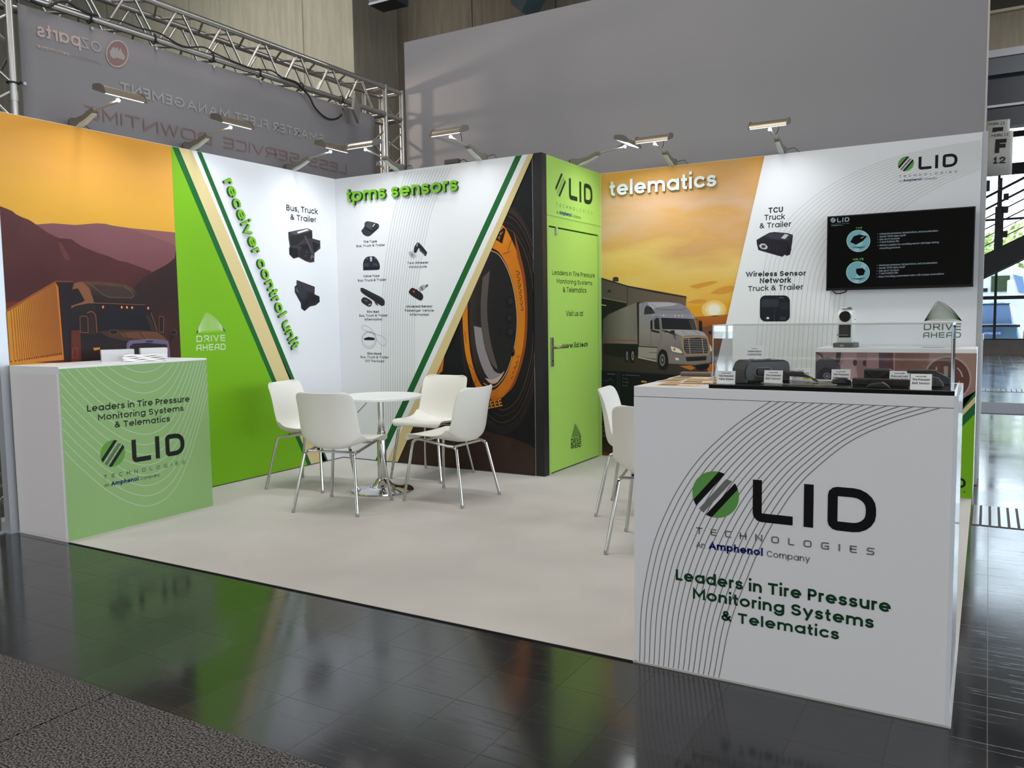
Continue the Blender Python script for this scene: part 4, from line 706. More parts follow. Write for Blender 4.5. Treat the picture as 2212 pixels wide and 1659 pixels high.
# ---------------------------------------------------------------- television
tv = thing('television', 'black flat television showing a dark slide, mounted on the rear wall', 'television', (4.463, D_ - .05, 1.42))
c4 = [PTV.hit(*q) for q in ((1786.5, 469), (2107, 443.5), (1784.5, 629), (2103.5, 618))]
tx0, tx1, tz0, tz1 = (c4[0][0] + c4[2][0]) / 2, (c4[1][0] + c4[3][0]) / 2, (c4[2][1] + c4[3][1]) / 2, (c4[0][1] + c4[1][1]) / 2
yv = D_ - .075; LV = Vector((4.463, D_ - .05, 1.42))
def loc_(mb, o): mb.v = [tuple(Vector(v) - o) for v in mb.v]; return mb
loc_(MB().box((tx0, yv + .001, tz0), (tx1, yv + .045, tz1), BLACK), LV).build('housing', tv, bevel=.003)
SCR = mat('screen_glass', (4, 4, 6), .12, spec=.5)
pv = Pr(PTV, 1652, 240, 3.95); pv.polyq(SCR, [(tx0 + .008, tz0 + .018), (tx1 - .008, tz0 + .018), (tx1 - .008, tz1 - .008), (tx0 + .008, tz1 - .008)], 0)
def glow(c, s): return mat('screen_%02x%02x%02x' % c, (0, 0, 0), .3, emit=(c, s))
G1, G2, G3 = glow((170, 190, 200), .5), glow((120, 210, 110), .45), glow((134, 196, 206), .48)
u0, u1 = pv.q((617, 949)), pv.q((722, 942)); logo(pv, (u0.x, u0.y), u1.x - u0.x, (G1, G1, G1, G1), 1)
pv.text('TWS', (776, 1006), (830, 1003), (776, 992), G2, .14, 1, font={**GW, 'W': GL['W']}, gap=.25); pv.text('VALVE', (752, 1276), (842, 1271), (752, 1258), G2, .14, 1, font=GW, gap=.25)
for cx, cy in ((799, 1108), (795, 1376)):
    pv.disc(G3, (cx, cy), 101, 94, 1, 30); pv.poly(glow((164, 214, 222), .5), [(cx - 40, cy + 85), (cx + 40, cy - 85), (cx + 75, cy - 60), (cx, cy + 92)], 2); pv.poly(glow((70, 112, 124), .5), [(cx - 66, cy + 52), (cx + 70, cy + 46), (cx + 20, cy + 66)], 3)
    pv.line(glow((190, 226, 230), .6), ell(cx, cy, 99, 92, 30), .003, 3)
    if cy < 1200: pv.poly(SCR, [(cx - 70, cy + 10), (cx - 40, cy - 40), (cx + 10, cy - 55), (cx + 74, cy - 40), (cx + 40, cy), (cx - 20, cy + 32)], 4); pv.poly(G1, [(cx + 18, cy - 26), (cx + 44, cy - 38), (cx + 48, cy - 34), (cx + 22, cy - 20)], 5)
    else: pv.poly(SCR, [(cx - 18, cy - 30), (cx + 40, cy - 38), (cx + 62, cy - 14), (cx + 50, cy + 22), (cx + 10, cy + 30), (cx - 14, cy + 6)], 4); pv.line(G1, [(cx - 14, cy - 20), (cx - 54, cy - 44)], .004, 5)
R1 = ('Measures pressure, temperature, and acceleration', 'Sends TPMS data via RF', 'Has an LF receiver', '7 year battery life', 'Perfect solution for avoiding sensor damage during', 'mounting process')
for k, t in enumerate(R1):
    y0 = (1055, 1079, 1102, 1125, 1153, 1178)[k]; x1 = (1478, 1205, 1152, 1146, 1484, 1155)[k]; pv.text(t, (980, y0), (x1, y0 - (x1 - 980) * .055), (980, y0 - 15), G1, .09, 1); 
    if k < 5: pv.disc(G1, (965, y0 - 5), 3, 3, 1, 6)
R2 = R1[:4] + ('Easy mounting customized valve with torque screwdriver',)
for k, t in enumerate(R2):
    y0 = (1323, 1347, 1371, 1393, 1420)[k]; x1 = (1472, 1198, 1146, 1138, 1530)[k]; pv.text(t, (974, y0), (x1, y0 - (x1 - 974) * .045), (974, y0 - 15), G1, .09, 1); pv.disc(G1, (958, y0 - 5), 3, 3, 1, 6)
loc_(pv.mb, LV).build('screen', tv, label='dark slide with two round pictures and small text')
loc_(MB().box((tx0, yv - .001, tz0), (tx1, yv + .001, tz0 + .017), mat('tv_lip', (12, 12, 13), .3)), LV).build('bezel', tv)
loc_(MB().box((4.2, yv + .046, 1.55), (4.7, D_ - .014, 1.85), BLACK), LV).build('wall_bracket', tv)
p_ = [PM.hit(1652 + x / 3.95, 240 + y / 3.95) for x, y in ((580, 1530), (610, 1556), (650, 1556), (700, 1538), (690, 1525))]
loc_(MB().tube([(a, D_ - .02, z) for a, z in catmull(p_, 4)], .004, BLACK, 6), LV).build('cable', tv, smooth=60)

# ---------------------------------------------------------------- printed counters
def counter(name, label, x0, x1, y0, y1, h, cat='counter', zb=0):
    t = thing(name, label, cat, ((x0 + x1) / 2, (y0 + y1) / 2, zb)); return t, Vector(((x0 + x1) / 2, (y0 + y1) / 2, zb))
# green-fronted counter at the left
H1_ = 1.0086; X0, X1, Y0, Y1 = .0175, CX, -F_, -F_ + 1.0176
t, o = counter('display_counter', 'white counter with a green printed long side, at the left front corner', X0, X1, Y0, Y1, H1_)
loc_(MB().box((X0, Y0, 0), (X1, Y1, .972), WHITE), o).build('body', t)
loc_(MB().box((X0, Y0, .9722), (X1, Y1, H1_), WHITE), o).build('worktop', t, bevel=.0015)
loc_(MB().box((X0 + .012, Y0 - .003, .012), (X1 - .016, Y0, .968), mat('end_panel', (226, 222, 222), .5)), o).build('end_panel', t)
pc = Pr(PLC, 0, 760, 3.95).lim(um=Y0 + .001, uM=Y1 - .001, vM=H1_ - .002); gq = ink((138, 172, 110), 1.0); pc.polyq(gq, [(Y0, .001), (Y1, .001), (Y1, H1_ - .012), (Y0, H1_ - .012)], 1)
us = [(-60, 150), (120, 380), (330, 620), (545, 845), (640, 945), (800, 1090), (900, 1172), (1000, 1235), (1100, 1285), (1230, 1315), (1330, 1298), (1420, 1245), (1500, 1155), (1570, 1020), (1640, 830), (1700, 620), (1775, 330), (1830, 60)]
raw = Pr(PLC, 0, 760, 3.95); base = [raw.q(p) for p in us]; dz = raw.q((1230, 1227)).y - raw.q((1230, 1315)).y
for k in range(14):
    for rn in clip_line(catmull([b_ + Vector((0, dz * k)) for b_ in base], 6), Y0 + .004, Y1 - .004, .01, H1_ - .015): pc.lineq(ink((186, 206, 176)), rn, .0048, 2)
CK = ink((18, 22, 20))
for tt, a, e, tp in (('Leaders in Tire Pressure', (742, 512), (1617, 425), (742, 456)), ('Monitoring Systems', (836, 587), (1567, 503), (837, 535)), ('& Telematics', (978, 648), (1450, 594), (979, 596))): pc.text(tt, a, e, tp, CK, .125, 4)
u0, u1 = raw.q((1130, 948)), raw.q((1575, 800)); logo(pc, (u0.x, u0.y), u1.x - u0.x, (ink((100, 158, 66)), CK, ink((96, 112, 88)), ink((26, 62, 126))), 4)
loc_(pc.mb, o).build('printed_front', t, label='green print with white arcs, black words and company mark')
# big white counter at the right
BX0, BX1, BY0, BY1, H2_ = 3.9763, 4.987, -F_, -F_ + .5107, 1.0026
t, o = counter('display_counter', 'big white counter', BX0, BX1, BY0, BY1, H2_)
t['label'] = 'big white counter with thin grey arcs on its front, at the right front corner'
loc_(MB().box((BX0, BY0, .0005), (BX1 - .012, BY1, .9655), WHITE), o).build('body', t)
loc_(MB().box((BX0, BY0 - .0005, .967), (BX1 - .012, BY1, H2_), WHITE), o).build('worktop', t, bevel=.0012)
loc_(MB().box((BX1 - .0119, BY0, .0005), (BX1, BY1, H2_), mat('gloss_white_side', (226, 230, 236), .09, spec=.8)), o).build('side_panel', t)
pc = Pr(PBC, 1340, 820, 2.5367).lim(um=BX0 + .001, uM=BX1 - .013, vM=H2_ - .001); raw = Pr(PBC, 1340, 820, 2.5367)
oa = [raw.q(p) for p in ((70, 1900), (88, 1700), (105, 1560), (115, 1270), (150, 1040), (200, 850), (300, 630), (420, 450), (560, 310), (700, 200), (910, 70), (1150, -40), (1500, -150), (1900, -230))]
ia = [raw.q(p) for p in ((500, 1900), (518, 1760), (540, 1630), (585, 1400), (630, 1250), (690, 1100), (770, 910), (870, 730), (960, 600), (1060, 495), (1250, 345), (1460, 245), (1700, 170), (2000, 90))]
for k in range(17):
    tq = k / 16
    for rn in clip_line(catmull([a.lerp(c_, tq) for a, c_ in zip(oa, ia)], 6), BX0 + .002, BX1 - .014, .002, H2_ - .002): pc.lineq(ink((140, 136, 136)), rn, .0032, 1)
u0, u1 = raw.q((725, 775)), raw.q((1405, 720)); logo(pc, (u0.x, u0.y), u1.x - u0.x, (ink((104, 166, 84)), ink((12, 12, 14)), ink((122, 122, 122)), ink((30, 48, 122))), 3)
GT2 = ink((10, 62, 34))
for tt, a, e, tp in (('Leaders in Tire Pressure', (304, 1097), (1482, 1277), (304, 1038)), ('Monitoring Systems', (397, 1198), (1390, 1364), (397, 1140)), ('& Telematics', (553, 1318), (1200, 1426), (553, 1263))): pc.text(tt, a, e, tp, GT2, .145, 3, gap=.075)
loc_(pc.mb, o).build('printed_front', t, label='front print with thin arcs, company mark and dark green words')
# coffee counter under the television
KX0, KX1, KY0, KY1 = 3.985, 4.997, .58, 1.085
t, o = counter('display_counter', 'brown-printed counter with white top under the television, behind the acrylic case', KX0, KX1, KY0, KY1, 1.0)
loc_(MB().box((KX0, KY0 + .001, 0), (KX1, KY1, .972), WHITE), o).build('body', t); loc_(MB().box((KX0, KY0 - .002, .9722), (KX1, KY1, 1.0), WHITE), o).build('worktop', t, bevel=.0015)
pc = Pr(PCC, 1780, 640, 5.821).lim(um=KX0 + .002, uM=KX1 - .002, vM=.972)
pc.polyq(ramp_mat('print_workshop', 0, KX0, KX1, ((0, (150, 118, 112)), (.3, (156, 128, 124)), (.55, (128, 84, 74)), (.8, (146, 104, 92)), (1, (158, 124, 112)))), [(KX0, .002), (KX1, .002), (KX1, .972), (KX0, .972)], 1)
for x0, x1, c_ in ((245, 410, (164, 134, 134)), (410, 545, (142, 112, 108)), (545, 690, (160, 126, 124)), (690, 800, (84, 58, 72)), (800, 875, (92, 52, 56)), (875, 890, (182, 140, 128)), (1325, 1930, (164, 132, 118))): pc.poly(c_, [(x0, 640), (x1, 640), (x1, 1150), (x0, 1150)], 2)
pk = pc.at(1500, 640, 5.821)
pk.poly((70, 66, 74), catmull([(1480, 860), (1560, 800), (1620, 775), (1700, 768), (1770, 800), (1830, 870), (1860, 1150), (1480, 1150)], 3), 3); pk.poly((46, 40, 44), [(1790, 640), (1846, 640), (1832, 830), (1768, 830)], 4); pk.line((62, 48, 48), [(1510, 660), (1600, 740), (1616, 780)], .012, 4)
pk.disc((40, 38, 44), (1664, 1004), 120, 110, 4, 24); pk.disc((120, 120, 126), (1664, 1000), 44, 40, 5, 18); pk.disc((60, 58, 64), (1664, 1000), 30, 27, 6, 16); pk.disc((170, 170, 174), (1668, 1004), 12, 12, 7, 10)
pk.poly((176, 146, 146), catmull([(1840, 870), (1900, 820), (1970, 820), (2020, 880), (2050, 1000), (2050, 1150), (1840, 1150)], 3), 3); pk.disc((66, 44, 48), (2020, 835), 26, 40, 4, 12); pk.disc((70, 46, 48), (2140, 840), 24, 40, 4, 12)
pc.disc((172, 158, 152), (1552, 1040), 302, 292, 3, 40); pc.disc((104, 66, 58), (1552, 1040), 280, 270, 4, 40)
pc.poly((168, 152, 146), [(1505, 880), (1560, 880), (1556, 1005), (1508, 1005)], 5); pc.poly((192, 166, 156), [(1396, 930), (1414, 876), (1430, 930)], 5); pc.line((190, 170, 160), arc(1550, 1030, 190, 170, -50, -5, 8), .008, 5); pc.disc((168, 152, 146), (1560, 1080), 150, 110, 5, 24, -10, 90); pc.poly((48, 38, 40), [(1330, 1010), (1600, 1005), (1600, 1090), (1330, 1090)], 6)
p1 = pc.at(0, 0, 1); K_ = [lineuv(p1, a, c_) for a, c_ in (((2080.5, 880), (2105, 848)), ((2080.5, 884), (2105.8, 857)), ((2080.5, 897), (2104.4, 872)), ((2081, 919), (2104, 896)))]
zz = []
for a, c_ in (((2080.5, 880), (2105, 848)), ((2080.5, 884), (2105.8, 857)), ((2080.5, 897), (2104.4, 872)), ((2081, 919), (2104, 896))):
    A, C_ = p1.q(a), p1.q(c_); sl = (C_.y - A.y) / (C_.x - A.x); zz.append((A.y + sl * (KX1 - A.x), A.y + sl * (KX0 + .3 - A.x), sl))
def zat(k, x): zr, zl, sl = zz[k]; return max(.002, zr + sl * (x - KX1))
xs = [KX1 - i * .04 for i in range(25)]
for k, m in ((0, DKG), (1, TAN), (2, DKG)): pc.polyq(m, [(x, zat(k, x)) for x in xs] + [(x, zat(k + 1, x) - .0003) for x in xs[::-1]], 7)
pc.polyq(GREEN, [(x, zat(3, x)) for x in xs] + [(xs[-1], .001), (KX1, .001)], 7)
ub = p1.q((2086.3, 1045)); un = .18; logo(pc, (ub.x - un, ub.y - .03), un, (None, CK, CK, CK), 9)
loc_(pc.mb, o).build('printed_front', t, label='brown workshop print with a warning symbol and green foot')

# ---------------------------------------------------------------- things on the green-fronted counter
Z1 = H1_; CARD = mat('white_card', (236, 236, 236), .6)
def carton(name, label, c, s, rz, h, m, group=None, lid=True):
    t = thing(name, label, 'box', (c[0], c[1], Z1), R(rz), group)
    MB().box((-s[0] / 2, -s[1] / 2, 0), (s[0] / 2, s[1] / 2, h * .93), m).build('tray', t, bevel=.0015)
    MB().box((-s[0] / 2 - .001, -s[1] / 2 - .001, h * .62), (s[0] / 2 + .001, s[1] / 2 + .001, h), m).build('lid', t, bevel=.0015)
    return t
BXM = mat('white_carton', (206, 206, 208), .55); BXM2 = mat('white_carton_pale', (216, 216, 216), .55)
carton('cardboard_box', 'white flat box nearest the wall end on the green-fronted counter', (.222, -2.346), (.09, .19), -30, .074, BXM, 'small white boxes on the green-fronted counter')
carton('cardboard_box', 'second white flat box, right behind the paper stack on the green-fronted counter', (.335, -2.165), (.085, .16), -30, .078, BXM2, 'small white boxes on the green-fronted counter')
random.seed(4)
t = thing('paper_stack', 'small stack of white folded paper towels on the green-fronted counter', 'paper stack', (.415, -2.29, Z1), R(60))
for k in range(4):
    a, c_ = random.uniform(-.004, .004), random.uniform(-.004, .004); n = 12; vs, fs = [], []
    for i in range(n + 1):
        for j in range(3):
            x = -.125 + .25 * i / n + a; y = -.05 + .05 * j + c_; z = .0105 * k + .0018 * math.sin(i * 1.1 + k * 1.7) + .002; vs += [(x, y, z), (x, y, z + .0085)]
    for i in range(n):
        for j in range(2):
            o_ = (i * 3 + j) * 2; p = ((i + 1) * 3 + j) * 2; fs += [(o_ + 1, p + 1, p + 3, o_ + 3), (o_, o_ + 2, p + 2, p)]
        o_ = i * 6; p = o_ + 6; fs += [(o_, p, p + 1, o_ + 1), (o_ + 4, o_ + 5, p + 5, p + 4)]
    fs += [(0, 1, 3, 2), (2, 3, 5, 4), (n * 6, n * 6 + 2, n * 6 + 3, n * 6 + 1), (n * 6 + 2, n * 6 + 4, n * 6 + 5, n * 6 + 3)]
    m_ = MB(); m_.add(vs, fs, mat('paper_towel', (240, 238, 236), .8)); m_.build('towel', t)
def sheet(name, label, cat, c, s, rz, z, m, group=None, img=None):
    mb = MB(); mb.box((-s[0] / 2, -s[1] / 2, 0), (s[0] / 2, s[1] / 2, .0012), m)
    if img:
        for q, cc in img: mb.box((s[0] * (q[0] - .5), s[1] * (q[1] - .5), .0012), (s[0] * (q[2] - .5), s[1] * (q[3] - .5), .0014), cc)
    o = mb.build(name, loc=(c[0], c[1], z)); o.rotation_euler = (0, 0, R(rz)); return tag(o, label, cat, group)
LP = mat('leaflet_cream', (236, 228, 214), .5); IMG1 = [((.08, .1, .6, .9), ink((222, 190, 150))), ((.66, .5, .92, .86), ink((196, 196, 196)))]
for i, (c_, rz, lb) in enumerate((((.12, -2.79), 8, 'cream leaflet at the wall end of the green-fronted counter'), ((.225, -2.845), 20, 'small white slip at the front corner of the green-fronted counter'), ((.16, -2.62), -12, 'cream leaflet lying before the boxes on the green-fronted counter'))):
    sheet('leaflet', lb, 'leaflet', c_, (.10, .14) if i != 1 else (.05, .07), rz, Z1 + .0, LP, 'leaflets on the green-fronted counter', IMG1)

# ---------------------------------------------------------------- display case and its contents on the big counter
Z2 = H2_; AX0, AX1, AY0, AY1 = 4.243, 4.976, -2.905, -2.62
t = thing('display_case', 'clear acrylic case on a black tray on the big white counter', 'display case', ((AX0 + AX1) / 2, (AY0 + AY1) / 2, Z2)); o = Vector(t.location)
TR = mat('black_gloss_tray', (12, 12, 13), .22)
loc_(MB().box((AX0, AY0, Z2), (AX1, AY1, Z2 + .014), TR), o).build('tray', t, bevel=.001)
ACR = glass_mat('acrylic', (.975, .98, .98), .02, .04); EDG = mat('acrylic_edge_glint', (226, 232, 230), .15, k=.9)
zt0, zt1 = Z2 + .014, Z2 + .212
def pane(a, b_, edges):
    loc_(MB().box(a, b_, ACR), o).build('acrylic_pane', t)
pane((AX0 + .002, AY0 + .036, zt0), (AX1 - .010, AY0 + .040, zt1), 0); pane((AX0 + .002, AY1 - .008, zt0), (AX1 - .010, AY1 - .004, zt1), 0)
pane((AX0 + .002, AY0 + .0402, zt0), (AX0 + .006, AY1 - .0082, zt1), 0); pane((AX1 - .014, AY0 + .0402, zt0), (AX1 - .010, AY1 - .0082, zt1), 0)
e = MB(); r_ = .0014
for a, b_ in (((AX0 + .003, AY0 + .038, zt1), (AX1 - .012, AY0 + .038, zt1)), ((AX0 + .003, AY1 - .006, zt1), (AX1 - .012, AY1 - .006, zt1)), ((AX0 + .004, AY0 + .038, zt1), (AX0 + .004, AY1 - .006, zt1)), ((AX1 - .012, AY0 + .038, zt1), (AX1 - .012, AY1 - .006, zt1)), ((AX0 + .003, AY0 + .037, zt0), (AX0 + .003, AY0 + .037, zt1)), ((AX1 - .011, AY0 + .037, zt0), (AX1 - .011, AY0 + .037, zt1))): e.tube([a, b_], r_, EDG, 6)
loc_(e, o).build('edge_glint', t, label='pale strips painting the bright gleam of the edges')  # pale strips put the light caught by the acrylic edges into colour
ZT = Z2 + .0142; PBK = mat('abs_black', (19, 19, 21), .38); PBK2 = mat('abs_charcoal', (34, 34, 36), .45); BELT = mat('belt_rubber', (38, 29, 27), .6)
# large control unit
t = thing('control_unit', 'largest black control unit with a framed connector, at the left of the case', 'electronic module', (4.375, -2.712, ZT), R(40))
prof = [(-.084, 0), (-.086, .042), (-.076, .066), (-.062, .074), (.062, .074), (.078, .066), (.082, .05), (.082, 0)]
MB().prism([(x, -.045, z) for x, z in prof], (0, .10, 0), PBK).build('housing', t, bevel=.004)
f_ = MB(); cp = [(-.03, .018), (-.022, .012), (.022, .012), (.03, .018), (.03, .036), (.022, .042), (-.022, .042), (-.03, .036)]
f_.tube([(x - .02, -.0465, z + .008) for x, z in cp], .0022, mat('grey_gasket', (120, 118, 114), .5), 6, closed=True); cfr = f_.build('connector_frame', t, label='grey frame of the connector')
MB().box((-.042, -.052, .024), (.002, -.045, .046), PBK2).build('connector', cfr, bevel=.002)
for x in (-.056, .016): MB().lathe([(.0001, 0), (.0022, 0), (.0022, .002), (.0001, .002)], GREYP, 10, loc=(x, -.047, .035)).build('screw', t)
for x in (-.035, .03): MB().box((x - .008, -.02, .074), (x + .008, .01, .0785), GREYP).build('latch', t, bevel=.001)
MB().box((.082, -.04, .03), (.092, .04, .036), PBK).build('flange', t); MB().box((-.096, -.03, 0), (-.082, .05, .006), PBK).build('flange', t)
def arch(name, label, c, rz, ln, h, wd, m, cat='sensor'):
    n = 14; vs, fs = [], []
    for i in range(n + 1):
        s_ = -1 + 2 * i / n; x = s_ * ln / 2; z = h * (1 - s_ * s_); tk = .006 + .010 * (1 - abs(s_))
        for y in (-wd / 2, wd / 2): vs += [(x, y, z), (x, y, z + tk)]
    for i in range(n):
        a = 4 * i; b_ = a + 4; fs += [(a + 1, b_ + 1, b_ + 3, a + 3), (a, a + 2, b_ + 2, b_), (a, b_, b_ + 1, a + 1), (a + 2, a + 3, b_ + 3, b_ + 2)]
    fs += [(0, 1, 3, 2), (4 * n, 4 * n + 2, 4 * n + 3, 4 * n + 1)]
    t = thing(name, label, cat, (c[0], c[1], ZT), R(rz)); mb = MB(); mb.add(vs, fs, m); mb.build('strap', t, smooth=40); return t
t = arch('belt_sensor', 'arched black rim belt sensor with a yellow tag, in the middle left of the case', (4.482, -2.728), 18, .16, .022, .035, PBK)
MB().box((-.03, -.02, .021), (.035, .02, .036), BELT).build('sensor_pod', t, bevel=.004); MB().box((.03, -.0225, .010), (.058, -.019, .016), mat('yellow_tag', (206, 190, 40), .5)).build('yellow_tag', t)
tag(MB().tube(catmull([(4.40, -2.83, ZT + .003), (4.47, -2.86, ZT + .003), (4.56, -2.85, ZT + .003), (4.64, -2.845, ZT + .003), (4.60, -2.79, ZT + .003), (4.53, -2.75, ZT + .003)], 6), .0018, mat('pale_cable', (150, 146, 124), .5), 6).build('cable', smooth=60), 'thin pale looped cable lying on the black tray', 'cable')
t = thing('sensor', 'flat black sensor beside the control unit foot, leftmost on the tray', 'sensor', (4.325, -2.83, ZT), R(30))
MB().prism([(-.028, -.016, 0), (.026, -.018, 0), (.032, .01, 0), (.01, .02, 0), (-.026, .016, 0)], (0, 0, .016), PBK2).build('housing', t, bevel=.003); MB().tube([(.03, 0, .006), (.05, .004, .006)], .004, PBK).build('stem', t)
t = thing('sensor', 'small rounded black sensor in front of the middle label card', 'sensor', (4.645, -2.755, ZT), R(20))
MB().prism([(-.03, 0, .004), (-.026, 0, .014), (-.01, 0, .02), (.014, 0, .019), (.028, 0, .012), (.03, 0, .004), (.03, 0, 0), (-.03, 0, 0)], (0, .03, 0), PBK).build('housing', t, bevel=.003)
t = thing('belt_sensor', 'long brown-black rim belt strip lying behind the front label cards', 'sensor', (4.765, -2.80, ZT), R(-8)); MB().box((-.085, -.008, 0), (.085, .008, .024), BELT).build('strap', t, bevel=.004)
MB().box((-.07, -.012, .004), (-.03, -.008, .02), PBK).build('clip', t, bevel=.001)
t = thing('sensor', 'charcoal wedge-shaped sensor at the front edge of the tray', 'sensor', (4.765, -2.868, ZT), R(4))
MB().prism([(-.036, 0, 0), (-.026, 0, .010), (.012, 0, .017), (.022, 0, .012), (.036, 0, 0)], (0, .03, 0), PBK2).build('housing', t, bevel=.003)
def tri_box(name, label, c, rz):
    t = thing(name, label, 'electronic module', (c[0], c[1], ZT), R(rz))
    MB().prism([(-.04, -.03, 0), (.04, -.03, 0), (.04, .03, 0), (-.04, .03, 0)], (0, 0, .046), PBK).build('housing', t, bevel=.003)
    MB().tube([(-.038, -.0305, .044), (0, -.0315, .014), (.038, -.0305, .044)], .0022, PBK2, 6).build('rib', t)
    MB().prism([(.04, -.026, .046), (.09, -.02, .018), (.09, -.02, 0), (.04, -.026, 0)], (0, .045, 0), PBK2).build('connector', t, bevel=.002); return t
tri_box('receiver', 'black receiver box behind the receiver card, in the middle of the case', (4.74, -2.665), 6); tri_box('receiver', 'black receiver box at the right end of the case', (4.868, -2.665), 8)
t = thing('receiver', 'black ribbed connector housing right of the front label card', 'electronic module', (4.915, -2.80, ZT), R(20)); MB().prism([(-.024, 0, 0), (-.03, 0, .02), (-.012, 0, .036), (.016, 0, .03), (.03, 0, .012), (.03, 0, 0)], (0, .045, 0), PBK).build('housing', t, bevel=.004)
for k in range(3): MB().box((.004 + .007 * k, -.002, .004), (.007 + .007 * k, 0.0, .022 - .004 * k), PBK2).build('rib', t)
MK = mat('card_print', (60, 60, 64), .6); GRP = 'label cards in the acrylic case'
def card(label, c, rz, lines, w_=.06, h_=.046, tilt=22, z=None):
    t = thing('label_card', label, 'label card', (c[0], c[1], ZT if z is None else z), R(rz), GRP); ct, st = math.cos(R(tilt)), math.sin(R(tilt)); M = Matrix.Rotation(-R(tilt), 4, 'X')
    mb = MB(); mb.box((-w_ / 2, 0, 0), (w_ / 2, .0012, h_), CARD, M); b_ = MB()
    for k, s_ in enumerate(lines):
        hh = .0075 if k else .004; wd_ = w_ * (.5 if k == 0 else .82); stq, tw = text_strokes(s_, .15); sx = min(wd_ / tw, hh / CAPH * 1.3); y0 = h_ - .010 - .0115 * k
        for pl in stq:
            v, f = ribbon([(-tw * sx / 2 + p[0] * sx, y0 + p[1] * hh / CAPH) for p in pl], .15 * hh / CAPH * .8); 
            if v: b_.add([M @ Vector((q.x, -.0004, q.y)) for q in v], f, MK)
    mb.build('card', t); b_.build('print', t); mb2 = MB().box((-w_ / 2, .0012, 0), (w_ / 2, .024, .0012), CARD); mb2.build('foot', t); return t
card('white label card left of the big control unit', (4.292, -2.872), 8, ('tire truck trailer', 'Tire Pressure', 'Valve Sensor'))
card('white label card standing on top behind the big control unit', (4.338, -2.672), 12, ('trailer', 'Telematics', 'Control Unit'), z=ZT + .0742, tilt=14)
card('white label card between the control unit and the arched belt sensor', (4.432, -2.80), 6, ('tire truck trailer', 'Tire Pressure', 'Belt Sensor')); card('white label card behind the arched belt sensor', (4.497, -2.665), 4, ('trailer', 'Wireless', 'Network Sensor'))
card('white label card behind the small rounded sensor', (4.630, -2.690), 4, ('bus truck trailer', 'Tire Pressure', 'Valve Sensor')); card('white label card between the two receiver boxes', (4.812, -2.715), 2, ('bus truck trailer', 'Receiver', 'Control Unit')); card('white label card standing foremost at the right of the tray', (4.885, -2.892), 0, ('bus truck trailer', 'Tire Pressure', 'Belt Sensor'), .058, .05)
# brochures left of the case
for i, (c_, rz, lb) in enumerate((((4.105, -2.78), 4, 'front cream brochure left of the acrylic case'), ((4.07, -2.62), -8, 'middle cream brochure left of the acrylic case'), ((4.15, -2.66), 12, 'cream brochure touching the black tray'), ((4.06, -2.50), 3, 'rear cream brochure left of the acrylic case'))):
    sheet('brochure', lb, 'brochure', c_, (.15, .19), rz, Z2 + .0015 * i, mat('brochure_cream', (232, 214, 186), .45), 'brochures on the big white counter', [((.06, .55, .94, .94), ink((206, 160, 110))), ((.06, .1, .5, .45), ink((150, 130, 110))), ((.55, .1, .9, .16), ink((170, 160, 150)))])
t = thing('pen_tray', 'dark grey slim box behind the brochures', 'box', (4.06, -2.455, Z2 + .006), R(6)); MB().box((-.06, -.02, 0), (.06, .02, .014), mat('slate_box', (96, 92, 90), .5)).build('case', t, bevel=.002); MB().box((-.061, -.021, .009), (.061, .021, .016), mat('slate_lid', (120, 116, 112), .5)).build('lid', t, bevel=.002)
# coffee machine
t = thing('coffee_machine', 'slim white capsule coffee machine with black front on the brown-printed counter', 'coffee machine', (4.155, .82, 1.0), 0); o = Vector(t.location)
WM = mat('white_gloss_plastic', (222, 224, 220), .3); FG = mat('machine_grey', (70, 70, 68), .45)
MB().prism(arc(0, 0, .075, .12, 0, 360, 28)[:28] and [(x, y, 0) for x, y in rrect(-.078, -.11, .078, .11, .03)], (0, 0, .032), FG).build('drip_tray', t, bevel=.003)
pf_ = [(.10, .032), (-.07, .032), (-.07, .20), (-.066, .235), (-.045, .262), (-.01, .275), (.05, .272), (.09, .25), (.10, .2)]
MB().prism([(-.052, y, z) for y, z in pf_], (.104, 0, 0), WM).build('body', t, bevel=.006)
fpn = MB().box((-.040, -.0735, .072), (.040, -.069, .178), mat('machine_black', (14, 14, 15), .3)).build('front_panel', t, bevel=.001)
for k in range(9): MB().box((-.036, -.0745, .10 + .008 * k), (.036, -.073, .102 + .008 * k), FG).build('grille_slat', fpn)
MB().box((-.05, -.105, .088), (.03, -.068, .096), CHROME).build('cup_rest', t, bevel=.001)
q_ = MB(); q_.lathe([(.0001, 0), (.036, 0), (.040, .006), (.036, .012), (.0001, .014)], mat('machine_black', (14, 14, 15), .3), 24); hd = q_.build('brew_head', t, smooth=40); hd.location = (0, -.066, .225); hd.rotation_euler = (R(90), 0, 0)
MB().tube([(-.03, -.02, .282), (.03, -.02, .282), (.034, .03, .276)], .008, CHROME, 10).build('lever', t, smooth=60); MB().lathe([(.0001, 0), (.006, 0), (.006, .004), (.0001, .004)], BLACK, 10, loc=(.055, .02, .2)).build('button', t)
MB().box((-.025, -.1115, .008), (.0, -.1095, .02), GREYP).build('badge', t)
sheet('phone', 'dark flat telephone lying on the brown-printed counter', 'telephone', (4.725, .83), (.075, .14), 80, 1.0, mat('phone_glass', (70, 66, 64), .2)); sheet('leaflet', 'pale leaflet at the right end of the brown-printed counter', 'leaflet', (4.86, .86), (.10, .14), 30, 1.0, LP, None, IMG1)

